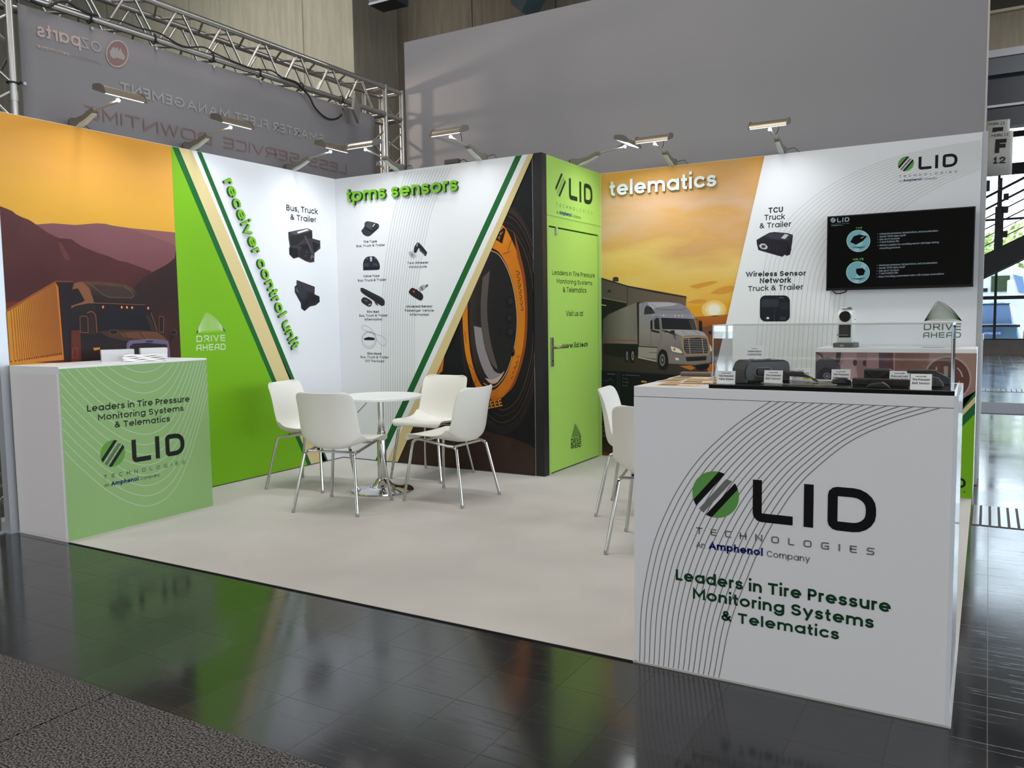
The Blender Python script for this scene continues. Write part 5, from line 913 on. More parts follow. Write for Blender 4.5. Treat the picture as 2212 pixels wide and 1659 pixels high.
# ---------------------------------------------------------------- bar table and shell chairs
t = thing('bistro_table', 'round white table on a chrome column, between the four white chairs', 'table', (1.243, -.975, 0))
MB().lathe([(.0001, 0), (.225, 0), (.228, .006), (.222, .012), (.12, .026), (.07, .05), (.045, .085), (.036, .095), (.0001, .096)], CHROME, 48).build('base', t, smooth=35)
MB().lathe([(.033, .09), (.033, .40), (.028, .43), (.028, .44)], CHROME, 28).build('column', t, smooth=35); MB().lathe([(.024, .43), (.024, .672), (.024, .675)], CHROME, 24).build('piston', t, smooth=35)
MB().lathe([(.0001, .672), (.09, .672), (.09, .680), (.0001, .68)], mat('dark_mount', (60, 60, 62), .4, metal=.6), 24).build('mount', t, smooth=35); MB().lathe([(.0001, .680), (.298, .680), (.303, .685), (.303, .697), (.299, .701), (.0001, .701)], mat('table_white', (236, 238, 236), .35), 64).build('tabletop', t, smooth=35)
MB().tube([(-.02, -.01, .668), (-.09, -.04, .655), (-.10, -.045, .64), (-.155, -.075, .575)], .0045, CHROME, 8).build('lever', t, smooth=60)
SH = mat('white_shell', (232, 230, 222), .38)
GLD = mat('glide_grey', (150, 150, 148), .4)
def make_chair(label, group):
    t = thing('shell_chair', label, 'chair', (0, 0, 0), 0, group)
    P = catmull([(.238, .418), (.232, .442), (.205, .457), (.12, .450), (.03, .434), (-.06, .418), (-.125, .412), (-.178, .424), (-.207, .468), (-.219, .55), (-.229, .64), (-.243, .72), (-.258, .772), (-.266, .787)], 3)
    n = len(P); vs, fs, nv = [], [], 17
    for i, p in enumerate(P):
        s_ = i / (n - 1)
        hw = .226 - .028 * max(0, 1 - s_ / .12) ** 2 if s_ < .45 else .226 - .020 * (s_ - .45) / .55
        if s_ > .86: hw -= .055 * ((s_ - .86) / .14) ** 2.2
        j0 = math.exp(-((s_ - .52) / .17) ** 2)
        for j in range(nv):
            v = -1 + 2 * j / (nv - 1); av = abs(v) ** 2.6; up = (.012 + .085 * j0) * av * (1 if s_ < .52 else max(0, 1 - (s_ - .52) / .2)); fw = 0 if s_ < .40 else (.080 * min(1, (s_ - .40) / .2) * (1 - .55 * max(0, (s_ - .62) / .38))) * av
            dn = -.016 * av * max(0, 1 - s_ / .2); vs.append((p.x + fw, v * hw, p.y + up + dn))
    for i in range(n - 1):
        for j in range(nv - 1): a = i * nv + j; fs.append((a, a + 1, a + nv + 1, a + nv))
    mb = MB(); mb.add(vs, fs, SH); o = mb.build('seat_shell', t, smooth=80, recalc=False); so = o.modifiers.new('thickness', 'SOLIDIFY'); so.thickness = .007; so.offset = -1; sb = o.modifiers.new('smooth', 'SUBSURF'); sb.levels = 1; sb.render_levels = 1
    for sgn in (1, -1):
        y0, y1 = .178 * sgn, .236 * sgn
        lg_ = MB().tube(catmull([(.115, y0, .424), (.165, y0, .424), (.192, y0 * 1.02, .405), (.202, y0 * 1.05, .36), (.243, y1, .0)], 5)[:-1] + [(.243, y1, 0)], .0105, CHROME, 10).build('leg', t, smooth=60); MB().tube([(.2423, y1 * .998, .0), (.2405, y1 * .994, .018)], .0118, GLD, 10).build('glide', lg_, smooth=60)
        lg_ = MB().tube(catmull([(-.09, y0, .392), (-.135, y0, .390), (-.165, y0 * 1.02, .374), (-.176, y0 * 1.05, .34), (-.243, y1, .0)], 5)[:-1] + [(-.243, y1, 0)], .0105, CHROME, 10).build('leg', t, smooth=60); MB().tube([(-.2423, y1 * .998, .0), (-.2405, y1 * .994, .018)], .0118, GLD, 10).build('glide', lg_, smooth=60)
        MB().tube([(.12, y0, .424), (-.1, y0, .392)], .0100, CHROME, 10).build('side_rail', t, smooth=60)
    for x, z in ((.10, .422), (-.135, .390)): MB().tube([(x, -.178, z), (x, .178, z)], .0085, CHROME, 10).build('cross_rail', t, smooth=60)
    for sx, sy in ((.1, .12), (.1, -.12), (-.1, .12), (-.1, -.12)): MB().lathe([(.0001, 0), (.008, 0), (.008, .014), (.0001, .014)], BLACK, 10, loc=(sx, sy, .415 if sx > 0 else .392)).build('bolt', t)
    return t
CG = 'white shell chairs on chrome legs'
c0 = make_chair('white shell chair with its back to the camera, nearest side of the round table', CG); c0.location = (1.333, -1.497, .003); c0.rotation_euler = (0, 0, R(101.9))
for x, y, a, lb in ((.626, -1.06, 10.7, 'white shell chair left of the round table, against the green field'), (1.244, -.343, -88.1, 'white shell chair behind the round table, facing the camera'), (1.845, -.952, 179.4, 'white shell chair right of the round table, in front of the printed tyre'), (3.156, -.72, 10.7, 'white shell chair by the truck mural, half hidden behind the big counter'), (3.54, -1.45, 99.4, 'white shell chair with its back to the camera, next to the big counter')): copy_thing(c0, (x, y, .003), R(a), lb, CG)

# ---------------------------------------------------------------- arm lamps on the wall tops
LED = mat('led_panel', (250, 252, 255), .4, emit=((250, 252, 255), 3.5)); LHS = mat('lamp_silver', (150, 140, 122), .35, metal=.6); LGR = mat('lamp_cap', (104, 100, 92), .5); LBD = mat('lamp_body', (118, 114, 102), .5); LWH = mat('lamp_bracket', (196, 198, 192), .45)
LAMP_W = 2.8
def make_lamp(label):
    """x = away from the wall, y = along it, z = up from the wall top"""
    t = thing('arm_lamp', label, 'lamp', (0, 0, 0), 0, 'arm lamps on the stand walls')
    db_ = MB().prism([(x, -.022, z) for x, z in ((-.045, .012), (-.05, .05), (-.03, .066), (.03, .056), (.10, .064), (.195, .098), (.215, .094), (.222, .076), (.12, .038), (.05, .02), (.02, .004), (-.03, .004))], (0, .044, 0), LBD); db_ = db_.build('driver_body', t, bevel=.004)
    MB().prism([(x, -.016, z) for x, z in ((-.028, 0), (-.028, .012), (.03, .012), (.07, .028), (.19, .066), (.20, .058), (.09, .012), (.045, 0))], (0, .032, 0), LWH).build('clamp', t, bevel=.002)
    MB().box((-.058, -.018, .016), (-.044, .018, .056), BLACK).build('plug', db_, bevel=.002)
    MB().tube([(.205, 0, .082), (.30, 0, .092), (.36, 0, .100), (.425, 0, .104)], [.006, .006, .009, .008], GREYP, 10).build('arm', t, smooth=50)
    m = MB(); m.lathe([(.0001, -.014), (.010, -.010), (.014, 0), (.010, .010), (.0001, .014)], mat('joint_white', (228, 230, 228), .35), 16, loc=(.436, 0, .108)); m.build('joint', t, smooth=60)
    tl = R(20); M = Matrix.Translation((.462, 0, .132)) @ Matrix.Rotation(tl, 4, 'Y')
    hp = [(-.058, 0), (-.052, .016), (-.03, .030), (0, .036), (.03, .030), (.052, .014), (.062, .002), (.05, -.002), (-.05, -.002)]
    lh_ = MB().prism([M @ Vector((x, -.135, z)) for x, z in hp], M.to_3x3() @ Vector((0, .27, 0)), LHS); lh_ = lh_.build('lamp_head', t, smooth=40)
    cp = [(-.074, .010), (-.070, .026), (-.058, .030), (-.040, .036), (0, .044), (.034, .036), (.056, .018), (.068, .001), (.05, -.005), (-.05, -.006), (-.072, -.003), (-.062, .006)]
    for s in (-1, 1): MB().prism([M @ Vector((x, s * .135, z)) for x, z in cp], M.to_3x3() @ Vector((0, s * .006, 0)), LGR).build('end_cap', lh_)
    MB().box((-.046, -.128, -.0055), (.046, .128, -.0022), LED, M).build('led_panel', lh_)
    MB().tube(catmull([(.30, .012, .098), (.33, .03, .105), (.37, .05, .13), (.40, .05, .142), (.425, .045, .14)], 5), .0028, BLACK, 6).build('head_cable', t, smooth=60)
    MB().tube(catmull([(-.055, 0, .036), (-.07, .03, .05), (-.06, .08, .05), (-.03, .12, .012), (-.02, .16, .004)], 5), .003, mat('grey_cable', (70, 70, 68), .5), 6).build('mains_cable', t, smooth=60)
    d = Vector((-.22, 0, -1.5)); a = area_light('lamp_light', (.455, 0, .118), d.to_track_quat('-Z', 'X').to_euler(), .10, .26, LAMP_W, (.93, .97, 1.0), t)
    a.data.spread = R(132)
    return t
l0 = make_lamp('arm lamp over the truck mural, leftmost on the left wall'); l0.location = (-.025, -2.38, 2.5)
for x, y, a, lb in ((-.025, -1.518, 0, 'arm lamp on the left wall above the top of the diagonal stripes'), (-.025, -.504, 0, 'arm lamp on the left wall next to the inner corner'), (.699, .025, -90, 'arm lamp on the back wall in front of the truss column'), (1.524, .025, -90, 'arm lamp on the back wall above the words about sensors'), (W1 - .025, .661, 0, 'arm lamp on the green door wall'), (2.725, D_ + .025, -90, 'arm lamp above the dawn mural'), (3.619, D_ + .025, -90, 'rightmost arm lamp, above the white field left of the television')): copy_thing(l0, (x, y, 2.5), R(a), lb, 'arm lamps on the stand walls')
# the copied lamps share the light data of the first one
t = thing('power_adapter', 'dark grey power adapter lying on the back wall top', 'adapter', (1.25, .025, 2.5)); AD = mat('adapter_grey', (84, 80, 74), .5)
MB().box((-.08, -.022, .004), (.06, .022, .045), AD).build('case', t, bevel=.01); MB().tube(catmull([(.06, 0, .02), (.10, 0, .03), (.14, 0, .006), (.2, 0, .004)], 4), .005, AD, 6).build('cable', t, smooth=60)

# ---------------------------------------------------------------- neighbour stand: truss, banner, cables
def truss(name, label, P0, axis, ln, s, tr, step, skip=0):
    """four-chord box truss; axis 1 = along y, 2 = upright; P0 = lowest chord axis with the largest x"""
    t = thing(name, label, 'truss', P0); ax = Vector((0, 1, 0)) if axis == 1 else Vector((0, 0, 1)); e1 = Vector((-s, 0, 0)); e2 = Vector((0, 0, s)) if axis == 1 else Vector((0, s, 0))
    cs = [Vector(), e1, e1 + e2, e2]
    chs = []
    for c_ in cs: chs.append(MB().tube([c_, c_ + ax * ln], tr, STEEL, 12).build('chord', t, smooth=60))
    n = int(ln / step)
    for k in range(4):
        a, b_ = cs[k], cs[(k + 1) % 4]
        for i in range(n):
            if (i + .5) * step < skip: continue
            p, q = (a, b_) if i % 2 == 0 else (b_, a)
            MB().tube([p + ax * (i + .08) * step, q + ax * (i + .92) * step], .0095, STEEL, 8).build('brace', t, smooth=60)
    for c_, par in zip(cs, chs):
        for z in ((.02, ln - .02) if axis == 1 else (ln - .9,)): MB().tube([c_ + ax * (z - .03), c_ + ax * (z + .03)], tr + .004, STEEL, 12).build('coupler', par, smooth=40)
    return t
TX, TS, TZ = -.125, .26, 3.258
truss('box_truss', 'horizontal aluminium box truss carrying the grey banner', (TX, -2.675, TZ), 1, 3.54, TS, .024, .2)
tc = truss('box_truss', 'upright aluminium truss column right of the grey banner', (TX, .895, -.006), 2, 3.545, TS, .024, .225, 2.2)
tc2 = truss('box_truss', 'upright aluminium truss column at the left edge, outside the left wall', (TX, -2.968, -.006), 2, 3.545, TS, .024, .225)
MB().box((-.33, -.05, 0), (.06, .31, .008), ALU).build('base_plate', tc2)
for tq in (tc, tc2):
    for zq in (3.52, 3.26):
        for a_, b_ in (((0, 0), (-TS, 0)), ((-TS, 0), (-TS, TS)), ((-TS, TS), (0, TS)), ((0, TS), (0, 0))): MB().tube([(a_[0], a_[1], zq), (b_[0], b_[1], zq)], .022, STEEL, 10).build('corner_tube', tq, smooth=60)
BM = mat('grey_banner_cloth', (116, 112, 113), .8, noise=(1.5, .05))
nb = MB(); vs, fs, ny, nz = [], [], 36, 12; by0, by1, bz0, bz1 = -2.655, .72, 1.35, 3.205
for i in range(ny + 1):
    for j in range(nz + 1):
        y = by0 + (by1 - by0) * i / ny; z = bz0 + (bz1 - bz0) * j / nz; vs.append((-.1195 + .0012 * math.sin(y * 4.1) * (1 - j / nz) + .001 * math.sin(y * 9 + z), y, z))
for i in range(ny):
    for j in range(nz): a = i * (nz + 1) + j; fs.append((a, a + nz + 1, a + nz + 2, a + 1))
nb.add(vs, fs, BM); bo = nb.build('banner', smooth=80, recalc=False); bo.modifiers.new('cloth', 'SOLIDIFY').thickness = .002; tag(bo, 'grey banner seen from behind with mirrored writing, hung in the truss', 'banner')
PB = Plane(0, -.1155, 1); pbn = Pr(PB, 0, 0, 3.95); BL, BMd, BR, BG = ink((150, 146, 142)), ink((176, 156, 146)), ink((128, 100, 98)), ink((142, 134, 132))
st = [('oz', (865, 456), (690, 445 - 44), (861, 366), BL, .09, X), ('parts', (690, 403), (318, 308), (686, 316), BMd, .125, X), ('automotive', (874, 551), (640, 490), (874, 526), BG, .12, X), ('- performance', (616, 480), (318, 404), (616, 457), BMd, .14, X)]
for tt, a, e, tp, m, wq, rf in st: pz = Pr(PB, 0, 0, 3.95); pz.text(tt, a, e, tp, m, wq, 1, ref=rf); pz.mb.build('lettering', bo)
pbn.line(BMd, ell(1000, 458, 92, 112, 36), .008, 2, True); pbn.disc(BR, (1000, 458), 88, 108, 1, 36)
pbn.poly(BL, [(935, 440), (958, 408), (972, 398), (985, 418), (1002, 398), (1012, 440), (1028, 408), (1045, 450), (1068, 482), (1060, 512), (1032, 505), (1000, 492), (968, 500), (942, 478)], 2)
pbn.mb.build('emblem_print', bo, label='round red country emblem'); pz = Pr(PB); pz.text('SMARTER FLEET MANAGEMENT', (700.3, 309.4), (259.5, 199.8), (700, 291.4), BL, .14, 1); pz.mb.build('lettering', bo); pz = Pr(PB); pz.text('LESS SERVICE DOWNTIME', (750, 376), (183.5, 254), (748.5, 356), BR, .09, 1, font={**GW, 'M': GL['M'], 'W': GL['W'], 'U': GW['U']}, gap=.12); pz.mb.build('lettering', bo)

# black bungee ties and cables on the truss
def tie(c, label):
    t = thing('bungee_tie', label, 'bungee tie', c, 0, 'black bungee ties along the banner'); MB().tube([(.03 * math.cos(a) - 0, 0, .034 * math.sin(a)) for a in [R(20 * k) for k in range(18)]], .005, RUBBER, 6, closed=True).build('loop', t, smooth=60)
    m = MB(); m.lathe([(.0001, -.010), (.008, -.006), (.010, 0), (.008, .006), (.0001, .010)], RUBBER, 10); o_ = m.build('ball', t, smooth=60); o_.location = (.034, .004, -.03); MB().lathe([(.004, -.002), (.009, -.002), (.009, .002), (.004, .002)], ALU, 12, loc=(0, 0, 0), caps=False).build('eyelet', t).matrix_local = Matrix.Translation((.012, .01, -.066)) @ Matrix.Rotation(R(90), 4, 'Y'); return t
tp_ = [(199, 46), (338, 92), (463, 130), (564, 158), (656, 190), (742, 221)]; nm = ('first', 'second', 'third', 'fourth', 'fifth', 'sixth')
PT_ = Plane(0, TX + .03, 1)
for k, q in enumerate(tp_): y, z = PT_.hit(*q); tie((TX, y, TZ), 'black bungee tie on the lower truss tube, %s from the left' % nm[k])
y, z = PT_.hit(36, 178); tt = tie((TX, -2.708, z), 'black bungee tie round the left truss column'); tt.rotation_euler = (R(90), 0, 0)
def cable(label, pts, r, plane, m=RUBBER): 
    q = [plane.p3(plane.hit(*p)) for p in pts]; return tag(MB().tube(catmull(q, 5), r, m, 8).build('cable', smooth=60), label, 'cable')
PK = Plane(0, TX + .034, 1)
cable('black power cable clipped along the lower truss tube at the left', [(66, 0), (92, 12), (105, 14), (122, 5), (136, 2), (150, 6), (168, 18), (190, 28), (212, 34)], .009, PK); cable('black cable sagging along the middle of the truss', [(236, 40), (262, 46), (300, 60), (345, 72), (395, 100), (440, 102), (470, 118), (545, 148), (585, 152), (610, 168)], .006, PK)
cable('black cable hanging in a loop from the truss to the floodlight', [(612, 168), (640, 178), (652, 190), (668, 208), (680, 232), (700, 252), (718, 258), (732, 254), (738, 247)], .008, PK)
fy, fz = PK.hit(748, 236); t = thing('floodlight', 'grey flat floodlight hanging edge-on from the truss', 'floodlight', (TX + .15, fy, fz), R(8))
MB().box((-.012, -.10, -.10), (.012, .10, .075), mat('flood_grey', (132, 128, 122), .45, metal=.3), Matrix.Rotation(R(18), 4, 'Z') @ Matrix.Rotation(R(-24), 4, 'X')).build('housing', t, bevel=.004); MB().tube([(-.02, -.02, .06), (-.06, 0, .10), (-.10, .03, .10)], .007, BLACK, 8).build('bracket', t, smooth=60)
sl_ = bpy.data.lights.new('neighbour_spot', 'SPOT'); sl_.energy = 130; sl_.spot_size = R(62); sl_.spot_blend = .5; sl_.color = (1, .80, .62); sl_.shadow_soft_size = .05
so_ = bpy.data.objects.new('neighbour_spot', sl_); COL.objects.link(so_); so_.location = (-1.7, .55, 3.30); so_.rotation_euler = (Vector((.35, 1.25, 2.75)) - Vector((-1.7, .55, 3.30))).to_track_quat('-Z', 'Y').to_euler()
# tall blank panel behind the stand
GP = mat('blank_grey_fabric', (146, 144, 147), .75, noise=(1.2, .02))
gp = MB(); gp.box((-.148, 1.25, 1.0), (4.992, 1.30, 4.045), GP)
g0 = gp.build('partition_panel'); tag(g0, 'tall blank light grey back panel of the neighbouring stand', 'panel'); MB().box((-.148, 1.25, -.006), (4.992, 1.30, .999), GP).build('lower_panel', g0)
tr = MB().box((4.992, 1.249, -.006), (5.004, 1.302, 4.045), mat('seam_tape', (196, 186, 180), .6)); tr.build('edge_tape', g0)

# ---------------------------------------------------------------- hall row signs and loudspeaker beyond the wall end
SGM = mat('sign_white', (196, 192, 184), .5); SK = mat('sign_black', (14, 13, 16), .5)
tp = thing('sign_post', 'dark post behind the wall end that carries the hall row signs', 'post', (4.985, 1.86, -.006)); MB().tube([(0, 0, 0), (0, 0, 2.85)], .018, BLACK, 12).build('pole', tp, smooth=60); MB().box((-.2, -.2, 0), (.03, .2, .012), BLACK).build('foot', tp)
def sign(label, yy, quad, rows, h):
    P = Plane(1, yy, -1); tl, tr_, bl = [P.hit(*q) for q in quad]; t = thing('row_sign', label, 'sign', (tl[0], yy, bl[1])); n = 8; wd = tr_[0] - tl[0]; zt_ = (tl[1] + tr_[1]) / 2; mb = MB(); vs = []
    for i in range(n + 1): vs.append((wd * i / n, .012 * ((2 * i / n - 1) ** 2)))
    mb.add([(x, y, z) for x, y in vs for z in (0, zt_ - bl[1])], [(2 * i, 2 * i + 2, 2 * i + 3, 2 * i + 1) for i in range(n)], SGM); o_ = mb.build('board', t, smooth=60); o_.modifiers.new('t', 'SOLIDIFY').thickness = .003
    p = Pr(Plane(1, yy - .0008, -1), 2012, 250, 11.06)
    for s_, a, e, tq, wq in rows: p.text(s_, a, e, tq, SK, wq, 1)
    loc_(p.mb, Vector((tl[0], yy, bl[1]))).build('lettering', t)
sign('white hall sign reading Halle 13 F 12', 1.82, ((2131.5, 286), (2189, 282), (2128, 381)), (('Halle 13', (1440, 505), (1835, 475), (1436, 440), .09), ('F', (1492, 898), (1790, 880), (1506, 565), .20), ('12', (1470, 1150), (1770, 1134), (1470, 990), .15)), .3)
sign('dim hall sign behind the front one, reading Halle 13 with an F cut off', 1.90, ((2126, 261), (2182, 258), (2126, 360)), (('Halle 13', (1368, 232), (1748, 205), (1365, 165), .09), ('F', (1420, 620), (1700, 605), (1440, 285), .20)), .3)
P = Plane(1, 1.80, -1); sx_, sz_ = P.hit(2131, 402); t = thing('loudspeaker', 'small black loudspeaker below the hall signs', 'loudspeaker', (sx_ + .004, 1.80, sz_)); MB().box((-.02, -.03, -.04), (.02, .03, .04), BLACK).build('cabinet', t, bevel=.006); MB().box((-.015, -.032, -.034), (.015, -.030, .034), RUBBER).build('grille', t)

t = thing('plinth', 'white box-like plinth peeking out behind the aluminium wall end at the right', 'plinth', (4.97, 1.40, -.006)); MB().box((-.05, 0, 0), (.056, .18, 1.04), WHITE).build('body', t); MB().box((-.052, -.003, 1.04), (.060, .183, 1.085), WHITE).build('lid', t, bevel=.004)

# ---------------------------------------------------------------- floor drain grates
GB = mat('drain_dark', (26, 23, 20), .7); GS = mat('drain_slat', (120, 122, 124), .14, spec=.8)
def grate(label, x0, x1, y0, y1, step):
    b = MB(); b.box((x0, y0, -.0055), (x1, y1, -.0045), GB); n = int((x1 - x0) / step)
    for i in range(n): b.box((x0 + step * i + .007, y0 + .012, -.0045), (x0 + step * (i + 1) - .007, y1 - .012, -.001), GS)
    o = b.build('floor_grate'); return tag(o, label, 'grate')
grate('slatted floor drain grate right of the big white counter', 5.0, 12.0, -.17, .41, .0485); grate('far slatted floor drain grate beyond the grey carpet strip', 4.0, 13.0, 9.15, 9.75, .07)

# ---------------------------------------------------------------- window front, gallery beams
YF = 22.0; PF = Plane(1, YF, -1); FR = mat('window_steel', (40, 42, 46), .45, metal=.3)
def zf(py, px=2160): return PF.hit(px, py)[1]
XM = PF.hit(2150, 650)[0]; zs_ = zf(735); MW = 1.95
sl = MB().box((-3, YF - .15, -.006), (30, YF + .25, zs_), mat('sill_concrete', (96, 90, 84), .85, noise=(3, .15))); tag(sl.build('trim_4', kind='structure'), 'low concrete sill under the window front', 'sill')
fw = MB(); xm = [XM + MW * k for k in range(-3, 13)]
for x in xm: fw.box((x - .035, YF - .05, zs_), (x + .035, YF + .05, 8.6), FR)
for z, h in ((zs_ + .02, .03), (zf(643), .05), (zf(474), .03), (zf(367), .16), (zf(293), .08)): fw.box((-3, YF - .04, z - h), (30, YF + .04, z + h), FR)
wo = fw.build('window_1', kind='structure'); tag(wo, 'dark steel window front at the far right with daylight behind', 'window')
GLS = glass_mat('window_glass', (.93, .96, .97), .01, .03)
for a, b_ in zip(xm, xm[1:]): MB().box((a + .036, YF - .004, zs_ + .05), (b_ - .036, YF + .004, 8.4), GLS).build('pane', wo)
PGY = Plane(1, 14.0, -1)
def zg(py, px=2172): return PGY.hit(px, py)[1]
bm_ = MB(); bm_.box((2, 14, zg(104)), (30, 14.6, zg(27)), concrete_material('gallery_concrete', (128, 120, 104), (112, 104, 90))); bm_.box((2, 13.9, zg(27)), (30, 14.7, zg(21)), mat('gallery_rail', (170, 160, 130), .5)); bm_.box((2, 14.1, zg(21)), (30, 14.5, 8.6), mat('gallery_dark', (60, 54, 46), .8))
tag(bm_.build('ceiling_beam', kind='structure'), 'concrete gallery beam at the top right', 'beam')
b2 = MB(); LT = mat('lintel_grey', (150, 150, 156), .5); DS = mat('dark_steel_beam', (34, 38, 46), .45, metal=.2); b2.box((2, 14, zg(120)), (30, 14.5, zg(104)), LT); b2.box((2, 14.05, zg(157)), (30, 14.4, zg(120)), mat('steel_grey_beam', (70, 74, 80), .5)); b2.box((2, 14.2, zg(224)), (30, 14.4, zg(157)), DS); b2.box((2, 14.0, zg(229)), (30, 14.4, zg(224)), LT); b2.box((2, 14.05, zg(271)), (30, 14.4, zg(229)), DS)
tag(b2.build('ceiling_beam', kind='structure'), 'dark steel gallery beams below the concrete beam, at the top right', 'beam')

# ---------------------------------------------------------------- staircase in front of the windows
PSx = Plane(1, 20.0, -1); SM = mat('stair_steel', (44, 44, 46), .5, metal=.2); q = lambda x, y: PSx.hit(2090 + x / 4.37, 380 + y / 4.37)
A0, A1 = q(130, 755), q(530, 560); slp = (A1[1] - A0[1]) / (A1[0] - A0[0]); thk = q(130, 755)[1] - q(130, 975)[1]
XS0, XS1 = A0[0] - 1.9, A0[0] + 5.2; zl = lambda x: A0[1] + slp * (x - A0[0])
t = thing('staircase', 'dark steel staircase with a bar railing in front of the windows', 'staircase', (A0[0], 20, -.006)); o = Vector(t.location)
for yy in (20.0, 21.1): loc_(MB().prism([(XS0, yy, zl(XS0) - thk), (XS1, yy, zl(XS1) - thk), (XS1, yy, zl(XS1)), (XS0, yy, zl(XS0))], (0, .08, 0), SM), o).build('stringer', t)
for k in range(22): x = XS0 + .15 + k * (XS1 - XS0 - .3) / 21; loc_(MB().box((x - .14, 20.08, zl(x) - thk * .55), (x + .14, 21.1, zl(x) - thk * .55 + .05), SM), o).build('step', t)
for (x0, y0), r_ in (((160, 210), .035), ((160, 320), .03), ((190, 390), .018), ((150, 510), .018), ((145, 590), .012), ((140, 672), .014)):
    p = q(x0, y0); dz_ = p[1] - zl(p[0]); loc_(MB().tube([(XS0, 20.02, zl(XS0) + dz_), (XS1, 20.02, zl(XS1) + dz_)], r_, SM, 8), o).build('handrail' if r_ > .02 else 'railing_bar', t, smooth=60)
pb_ = q(290, 690); ptp = q(298, 20)
loc_(MB().box((pb_[0] - .1, 19.97, pb_[1] - .05), (pb_[0] + .1, 20.1, q(290, 290)[1]), SM), o).build('post', t); loc_(MB().box((pb_[0] - .03, 19.99, q(290, 290)[1]), (pb_[0] + .05, 20.08, ptp[1]), SM), o).build('post', t)
for k in range(3): z = q(290, (180, 300, 530)[k])[1]; loc_(MB().box((pb_[0] + .08, 19.95, z - .15), (pb_[0] + .2, 20.05, z + .02), SM), o).build('bracket', t)
loc_(MB().box((XS1 - .3, 20.0, zl(XS1) - .35), (XS1 + 2.2, 21.2, zl(XS1) - .05), SM), o).build('landing', t); loc_(MB().box((XS1 + 1.9, 20.4, 0), (XS1 + 2.1, 20.6, zl(XS1) - .05), SM), o).build('column', t)
loc_(MB().box((XS0 - .1, 20.0, 0), (XS0 + .25, 21.18, .02), SM), o).build('foot_plate', t)

# ---------------------------------------------------------------- outside: yard, car, truck, tree
b = MB().box((-40, 22.6, -.35), (60, 70, -.3), mat('yard_paving', (196, 194, 190), .8, noise=(1, .06))); tag(b.build('pavement', kind='structure'), 'pale paved yard outside the windows', 'pavement')
PCAR = Plane(1, 24.6, -1); qc = lambda x, y: PCAR.hit(2090 + x / 4.37, 380 + y / 4.37); CP = mat('car_blue_grey', (92, 124, 150), .25, metal=.35, coat=.6); CGL = mat('car_glass', (120, 148, 190), .1, spec=.7); BLK = mat('car_black', (16, 18, 22), .4)
xr = qc(515, 1400)[0]; xc = xr - .93; zb0 = -.3; zr = qc(300, 1195)[1]
t = thing('car', 'blue-grey car parked tail-on outside the windows', 'car', (xc, 24.6, zb0)); o = Vector(t.location); Hc = zr - zb0
def loft(secs, m):
    mb = MB(); vs, fs = [], []; n = len(secs[0])
    for s_ in secs: vs += s_
    for i in range(len(secs) - 1):
        for j in range(n): fs.append((i * n + j, i * n + (j + 1) % n, (i + 1) * n + (j + 1) % n, (i + 1) * n + j))
    fs += [tuple(range(n)), tuple((len(secs) - 1) * n + j for j in range(n))]; mb.add(vs, fs, m); return mb
def sec(y, w_, zb, zt, tw): return [(-w_, y, zb), (w_, y, zb), (w_ * 1.02, y, (zb + zt) / 2), (tw, y, zt), (-tw, y, zt), (-w_ * 1.02, y, (zb + zt) / 2)]
loft([sec(0, .82, .34, 1.12, .78), sec(.12, .92, .22, 1.16, .82), sec(1.0, .93, .2, 1.17, .84), sec(3.2, .93, .2, 1.08, .84), sec(4.2, .90, .22, .85, .76), sec(4.45, .78, .28, .7, .66)], CP).build('body', t, smooth=50, bevel=.03)
loft([sec(.16, .70, 1.12, 1.17, .66), sec(.42, .72, 1.12, Hc - .06, .58), sec(.75, .74, 1.12, Hc, .60), sec(2.2, .74, 1.12, Hc - .02, .60), sec(3.1, .72, 1.06, 1.10, .66)], CGL).build('window', t, smooth=40)
loft([sec(.40, .60, Hc - .05, Hc - .02, .56), sec(.7, .62, Hc - .02, Hc + .015, .58), sec(2.2, .62, Hc - .03, Hc, .58), sec(2.4, .6, Hc - .08, Hc - .03, .56)], CP).build('roof', t, smooth=40)
MB().box((-.88, -.012, 1.03), (.88, .06, 1.11), mat('light_bar', (46, 26, 32), .2, spec=.6)).build('light_bar', t, bevel=.01); MB().box((-.86, -.04, .2), (.86, .1, .56), BLK).build('bumper', t, bevel=.03)
for sx in (-1, 1):
    for yy in (.78, 3.55): w0 = MB().lathe([(.0001, -.1), (.30, -.1), (.33, -.06), (.33, .06), (.30, .1), (.0001, .1)], BLK, 24).build('wheel', t, smooth=40); w0.location = (sx * .82, yy, .33); w0.rotation_euler = (0, R(90), 0)
ppl = qc(235, 1416); MB().box((ppl[0] - xc - .26, -.032, .78), (ppl[0] - xc + .26, -.004, .90), mat('plate_blue', (60, 100, 170), .4)).build('number_plate', t); pp = Pr(Plane(1, 24.6 - .034, -1)); zc_ = zb0 + .625
stq, tw = text_strokes('MTR2 617E', .12)
pm_ = MB()
for pl in stq:
    v, f = ribbon([(p[0] * .46 / tw - .23 + ppl[0] - xc, .81 + p[1] * .09) for p in pl], .011)
    if v: pm_.add([(a.x, -.034, a.y) for a in v], f, mat('plate_white', (236, 238, 240), .5))
pm_.build('plate_lettering', t)
PTK = Plane(1, 30, -1); qt = lambda x, y: PTK.hit(2090 + x / 4.37, 380 + y / 4.37); TW = mat('truck_white', (226, 226, 222), .4); xL, xR = qt(100, 1000)[0] - 2.6, qt(535, 1000)[0] + .25; zT = qt(400, 840)[1]
t = thing('truck', 'white truck cab parked side-on behind the car outside', 'truck', ((xL + xR) / 2, 30, -.3)); o = Vector(t.location)
